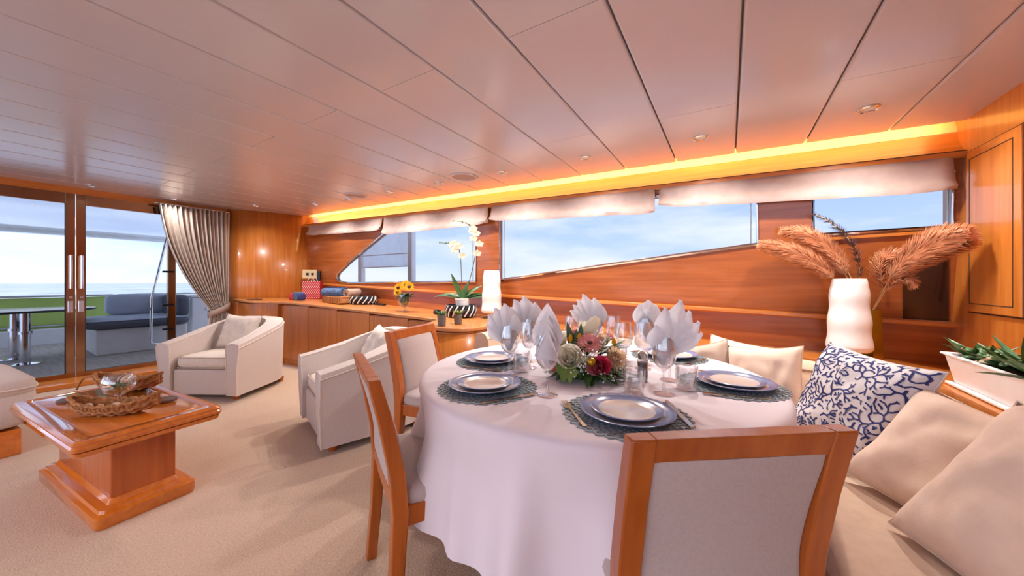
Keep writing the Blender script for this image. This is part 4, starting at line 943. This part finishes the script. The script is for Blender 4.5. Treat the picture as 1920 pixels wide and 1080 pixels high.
# sunflowers in a footed glass
x, y, z = loc(742, 586); t = thing('sunflower_vase', 'sunflowers in a footed glass vase on the worktop', 'flowers', (x, y+.12, zs(.716, x)))
MB().lathe([(0, .0), (.045, .002), (.05, .004), (.012, .012), (.009, .04), (.02, .055), (.055, .075), (.07, .12), (.066, .19), (.064, .19), (.067, .12), (.05, .08), (0, .062)], 28).build('vase', 'glass_vase', t, 80)
MB().super(.05, .05, .05, .9, 14, 10, (0, 0, .125)).build('stems', 'leaf', t)
rnd = random.Random(8)
for k in range(26):
    a = rnd.uniform(0, 6.28); MB().leaf((.02*cos(a), .02*sin(a), .15), (cos(a), sin(a), rnd.uniform(.3, 1.4)), (0, 0, 1), rnd.uniform(.09, .13), .05, .35, 5, .15).build('leaf', 'leaf', t, 60)
for ar, az, b in ((-.055, .27, .05), (.07, .28, .03), (.0, .30, -.04), (-.085, .22, .0)):
    c0 = r2*ar-FW*b+Vector((0, 0, az)); ax = (-FW*.8+r2*ar*4+Vector((0, 0, .3))).normalized(); u = ax.orthogonal().normalized(); v = ax.cross(u); mb = MB()
    for ring in (0, 1):
        for k in range(16): a = 2*pi*(k+.5*ring)/16; mb.leaf(c0, u*cos(a)+v*sin(a)+ax*(.12+.2*ring), ax, .062-.01*ring, .020, 0, 4, .1)
    f = mb.build('sunflower', 'petal_y', t, 60); MB().super(.022, .022, .014, 1, 12, 8, c0+ax*.006).build('seed_head', 'seed', f)
# towel basket
x, y, z = loc(620, 570); t = thing('towel_basket', 'low wicker basket under the rolled towels', 'basket', (x-.05, y+.17, zs(.716, x)+.009), R(-4)); bx, by, bh = .24, .13, .09
for k in range(5):
    zz = .01+.018*k; pts = [(sx*(bx-.02)+.02*cos(R(a)), sy*(by-.02)+.02*sin(R(a)), zz+.003*sin(8*a)) for sx, sy, a0 in ((1, 1, 0), (-1, 1, 90), (-1, -1, 180), (1, -1, 270)) for a in (a0, a0+45, a0+90)]
    MB().tube(pts, .0105, 6, True).build('woven_course', 'wicker2', t)
for k in range(15):
    xx = -bx+.02+k*(2*bx-.04)/14; MB().tube([(xx, -by-.008, .0), (xx, -by-.012, .05), (xx, -by-.006, .095)], .006, 5).build('stake', 'wicker', t)
MB().box(-bx, bx, -by, by, .0, .012).build('bottom', 'wicker', t, 0)
B = t
def roll(name, label, m, p, rz, r, L):
    tt = thing(name, label, 'towel', p, rz, 'rolled towels'); sp_ = []; n = 66
    for i in range(n):
        q = i/(n-1); a = q*2*pi*3.2; rr = .012+(r-.012)*q; sp_.append((rr*cos(a), rr*sin(a)))
    rows = [[(xx, a*(1+.02*noise.noise((xx*9, a*9, 0))), r+b) for a, b in sp_] for xx in [-L/2+L*i/8 for i in range(9)]]
    MB().grid(rows).build('roll', m, tt, 70, solid=.006); return tt
zb = B.location.z+.068
roll('rolled_towel', 'blue grey rolled towel lying on the wicker basket', 'blue_towel', (B.location.x-.05, B.location.y-.06, zb), R(8), .072, .40); roll('rolled_towel', 'beige rolled towel at the end of the wicker basket', 'beige_towel', (B.location.x+.14, B.location.y+.075, zb), R(-70), .062, .26)
# gift bag, small bag, wall plate
x, y, z = loc(565, 566); t = thing('gift_bag', 'red and white patterned paper bag in the corner of the worktop', 'bag', (-5.42, 2.80, zs(.716, -5.42)), R(38))
MB().box(-.13, .13, -.05, .05, 0, .27).build('bag', 'red', t, 0, bevel=.003)
for r_ in range(12):
    for c_ in range(9): MB().add([(-.122+c_*.0285+(.012 if r_ % 2 else 0)-.004, -.0515, .012+r_*.022), (-.122+c_*.0285+(.012 if r_ % 2 else 0)+.006, -.0515, .018+r_*.022), (-.122+c_*.0285+(.012 if r_ % 2 else 0)+.006, -.0515, .027+r_*.022), (-.122+c_*.0285+(.012 if r_ % 2 else 0)-.004, -.0515, .021+r_*.022)], [(0, 1, 2, 3)]).build('zigzag', 'white', t, 0)
for s_ in (-.052, .052): MB().tube([(-.05, s_, .27), (-.03, s_, .32), (.03, s_, .32), (.05, s_, .27)], .004, 6).build('handle', 'ropew', t)
t = thing('small_pouch', 'small red and blue pouch in front of the gift bag', 'pouch', (-5.28, 2.50, zs(.716, -5.28)), R(20)); MB().super(.05, .04, .05, .5, 20, 10, (-.06, 0, .05)).build('red_pocket', 'red', t); MB().super(.07, .05, .06, .5, 20, 10, (.03, 0, .06)).build('body', 'blue_towel', t); MB().super(.035, .052, .05, .5, 16, 8, (.085, 0, .05)).build('dark_flap', 'navy', t)
p = at(585, 515, Y=2.84); t = thing('wall_socket', 'cream socket plate standing in the wooden corner', 'socket', (-5.62, 2.86, p.z-.06), R(52)); MB().box(-.10, .10, -.02, .0, 0, .14).build('plate', 'ply', t, 0, bevel=.004)
for a in (-.03, .04): MB().box(a-.018, a+.018, -.024, -.02, .05, .09).build('socket', 'black', t, 0)
MB().box(.10, .15, -.03, .01, -.04, .12).build('adapter', 'black', t, 0, bevel=.005)

# ================================================================ on the coffee table
CT = bpy.data.objects['coffee_table']; ZT = .461
def ctp(u, v): p = at(u, v, Z=ZT); return (p.x, p.y, ZT)
def boat(label, p, rz, L, W, H, m='wicker'):
    t = thing('woven_boat_basket', label, 'basket', p, rz, 'boat shaped baskets'); NL = 40; rows = []
    prof = lambda q: sin(pi*q)**.62
    for i in range(NL+1):
        q = i/NL; w_ = W*prof(q)+.004; lift = .045*abs(2*q-1)**2.6; row = []
        for j in range(13):
            a = pi*(j/12); row.append((L*(q-.5), -w_*cos(a), lift+H*(1-sin(a)**.75)+.002))
        rows.append(row)
    MB().grid(rows).build('lining', m, t, 70, solid=.006)
    for j in (0, 2, 4, 6, 8, 10, 12):
        pts = [Vector(r[j]) for r in rows]; MB().tube([q_+Vector((0, -.004*cos(pi*j/12), .004*sin(5*i))) for i, q_ in enumerate(pts)], [.0085+.002*sin(i*2.1) for i in range(len(pts))], 6).build('woven_course', m, t)
    for i in range(2, NL-1, 2):
        MB().tube([(r[0], r[1]*1.03-.003*cos(pi*k/12), r[2]+.002) for k, r in enumerate(rows[i])][::2], .0045, 5).build('rib', 'wicker2' if i % 4 else m, t)
    return t, rows
p1 = at(207, 772, Z=ZT+.01); bA, _ = boat('brown woven boat basket of shells in front on the coffee table', (-2.70, .395, ZT), R(42), .39, .055, .055)
rnd = random.Random(2)
SG = 'pale shells in the front basket'
for k, (q, s_, w_) in enumerate(((-.13, .03, .02), (-.06, .024, 0), (.0, .028, .012), (.05, .024, -.01), (.09, .022, .01))):
    c = bA.matrix_basis @ Vector((q, -.01+w_, .042)); o = MB().super(s_, s_*.6, s_*.55, .9, 14, 8).build('sea_shell', 'shell', None, 60); o.location = c; o.rotation_euler = (0, 0, rnd.uniform(0, 3))
    tag(o, ['largest pale shell at the left tip of the front basket', 'pale shell second from the left in the front basket', 'pale shell in the middle of the front basket', 'pale shell right of the middle in the front basket', 'pale shell nearest the right tip of the front basket'][k], 'shell', SG)
bB, _ = boat('brown woven boat basket with a curled handle behind the glass bowl', (-3.24, .53, ZT), R(33), .40, .065, .06)
MB().tube([(-.19, 0, .055), (-.22, -.01, .085), (-.26, -.02, .08), (-.285, -.03, .03), (-.29, -.03, .008)], .006, 6).build('handle', 'wicker', bB)
o = MB().super(.035, .022, .018, .8, 14, 8).build('sea_shell', 'shell', None, 60); o.location = (-3.26, .515, ZT+.045); tag(o, 'pale shell in the basket behind the glass bowl', 'shell')
p = (-3.0, .452, ZT); t = thing('footed_glass_bowl', 'footed glass bowl filled with green glass pebbles', 'glass bowl', p)
MB().lathe([(0, .001), (.035, .002), (.036, .004), (.008, .010), (.006, .022), (.02, .030), (.055, .050), (.073, .085), (.070, .120), (.056, .150), (.0545, .150), (.0685, .12), (.0715, .085), (.054, .052), (0, .034)], 32).build('bowl', 'glass', t, 80)
rnd = random.Random(6)
for k in range(60):
    a = rnd.uniform(0, 6.28); zz = rnd.uniform(.052, .100); r = (.05 if zz < .065 else .058)*math.sqrt(rnd.random()); s_ = rnd.uniform(.007, .011)
    b = MB().super(s_, s_*.8, s_*.6, .8, 8, 5).build('pebble', 'stone_g' if k % 5 else 'white', t, 60); b.location = (r*cos(a), r*sin(a), zz); b.rotation_euler = (rnd.random(), rnd.random(), rnd.random()*3)
for a, b in ((-.03, .02), (.02, .025)):
    MB().leaf((a, b-.02, .10), (a*4, .3, .6), (0, -1, .3), .05, .04, .2, 5, .2).build('shell_piece', 'shell', t, 60)
for u, v, l in ((133, 752, 'brown round coaster at the left of the coffee table'), (309, 752, 'brown round coaster at the right beyond the front basket')):
    x, y, z = ctp(u, v); t = thing('coaster', l, 'coaster', (x, y, ZT), 0, 'brown coasters'); MB().lathe([(0, 0), (.052, 0), (.055, .004), (.055, .012), (.052, .015), (0, .015)], 32).build('disc', 'slate', t); MB().lathe([(.045, .0152), (.047, .0158), (.049, .0152)], 32).build('stitch_ring', 'lampbase', t)

# ================================================================ vase of plumes and planter by the cabinet
vb = Vector((.72, 2.89, zs(.703, .66))); t = thing('plume_vase', 'tall vase of rust coloured feather plumes behind the right lamp', 'vase', vb)
MB().lathe([(0, 0), (.052, 0), (.055, .01), (.05, .30), (.044, .30), (.04, .02), (0, .02)], 4).build('vase', 'gold', t, 20)
def plume(u0, v0, u1, v1, u2, v2, Yp, L, n, m, mstem='straw', w=.0028, spread=1.0, full=True, q0=.0):
    a, b, c = (at(u0, v0, Y=Yp[0])-vb), (at(u1, v1, Y=Yp[1])-vb), (at(u2, v2, Y=Yp[2])-vb); cv = bez([a, b*1.0+(b-(a+c)/2)*1.0, c], 40); rd = random.Random(u2)
    root = Vector((0, 0, .26)); st = MB().tube([root, a.lerp(root, .4)]+cv, .0028, 5).build('stalk', mstem, t)
    mb = MB()
    for k in range(n):
        q = q0+(1-q0)*rd.random(); i = min(39, int(q*40)); P_ = cv[i].lerp(cv[i+1], q*40-i); tg = (cv[i+1]-cv[i]).normalized()
        o1 = tg.orthogonal().normalized(); o2 = tg.cross(o1); an = rd.uniform(0, 6.28); out = o1*cos(an)+o2*sin(an)
        ln = L*(.35+.65*sin(pi*min(1, q*.85+.12)))*rd.uniform(.7, 1.1); d = (out*spread+tg*.75).normalized(); sd = d.cross(tg+out*.3).normalized()*w
        g = Vector((0, 0, -1)); p1_ = P_+d*ln*.5+g*ln*.03; p2_ = P_+d*ln+tg*ln*.25+g*ln*.16
        mb.add([P_-sd, P_+sd, p1_+sd, p1_-sd, p2_+sd*.25, p2_-sd*.25], [(0, 1, 2, 3), (3, 2, 4, 5)])
    return tag(mb.build('plume', m, st, 0), kind='stuff')
plume(1562, 522, 1505, 480, 1428, 457, (2.78, 2.76, 2.74), .085, 2400, 'feather', w=.0034); plume(1585, 515, 1540, 455, 1470, 432, (2.80, 2.79, 2.78), .085, 2200, 'feather', w=.0034)
plume(1612, 522, 1592, 450, 1528, 402, (2.83, 2.82, 2.81), .045, 420, 'feather_d', w=.0018); plume(1590, 510, 1565, 470, 1543, 442, (2.83, 2.82, 2.81), .003, 10, 'straw')
plume(1668, 522, 1730, 470, 1806, 440, (2.80, 2.70, 2.60), .12, 4200, 'feather', w=.0036); plume(1655, 540, 1655, 490, 1690, 475, (2.84, 2.80, 2.76), .07, 700, 'feather', spread=1.4)
plume(1660, 545, 1690, 525, 1712, 535, (2.83, 2.78, 2.74), .05, 400, 'feather', spread=1.2)
# planter
pl = thing('succulent_planter', 'white plastic trough of aloes and succulents on the shelf by the cabinet', 'planter', (.942, 2.12, zs(.703, .942)+.005))
def trough(b, tp, z0, z1): return [[(sx*b[0], sy*b[1], z0) for sx, sy in ((1, 1), (-1, 1), (-1, -1), (1, -1))], [(sx*tp[0], sy*tp[1], z1) for sx, sy in ((1, 1), (-1, 1), (-1, -1), (1, -1))]]
MB().grid(trough((.075, .27), (.095, .30), .012, .135)+[[(sx*.105, sy*.315, .135) for sx, sy in ((1, 1), (-1, 1), (-1, -1), (1, -1))], [(sx*.105, sy*.315, .145) for sx, sy in ((1, 1), (-1, 1), (-1, -1), (1, -1))], [(sx*.088, sy*.29, .145) for sx, sy in ((1, 1), (-1, 1), (-1, -1), (1, -1))], [(sx*.085, sy*.285, .115) for sx, sy in ((1, 1), (-1, 1), (-1, -1), (1, -1))]], False, True, True).build('trough', 'white_plastic', pl, 0, bevel=.006)
MB().box(-.095, .095, -.30, .30, .0, .014).build('saucer', 'white_plastic', pl, 0, bevel=.005); MB().box(-.084, .084, -.284, .284, .10, .12).build('soil', 'soil', pl, 0)
rnd = random.Random(9)
for gx, gy, n, L in ((-.03, .20, 18, .17), (.02, .02, 18, .19), (-.02, -.2, 14, .19), (.04, .26, 8, .13), (-.03, .1, 8, .10)):
    for k in range(n):
        a = k*2.4; MB().leaf((gx, gy, .115), (cos(a), sin(a), rnd.uniform(.25, 1.1)), (0, 0, 1), L*rnd.uniform(.7, 1.05), .028, rnd.uniform(-.15, .2), 6, .35).build('leaf', 'leaf' if k % 3 else 'leaf_s', pl, 60)
for k in range(30):
    a = rnd.uniform(0, 6.28); MB().super(.02, .016, .007, .9, 10, 6).build('round_leaf', 'leaf_s' if k % 4 else 'petal_t', pl, 60)
    o = C.objects[-1]; o.location = (-.05+rnd.uniform(-.03, .06), .1+rnd.uniform(-.12, .1), .14+rnd.uniform(-.01, .04)); o.rotation_euler = (rnd.uniform(-.6, .6), rnd.uniform(-.6, .6), a)
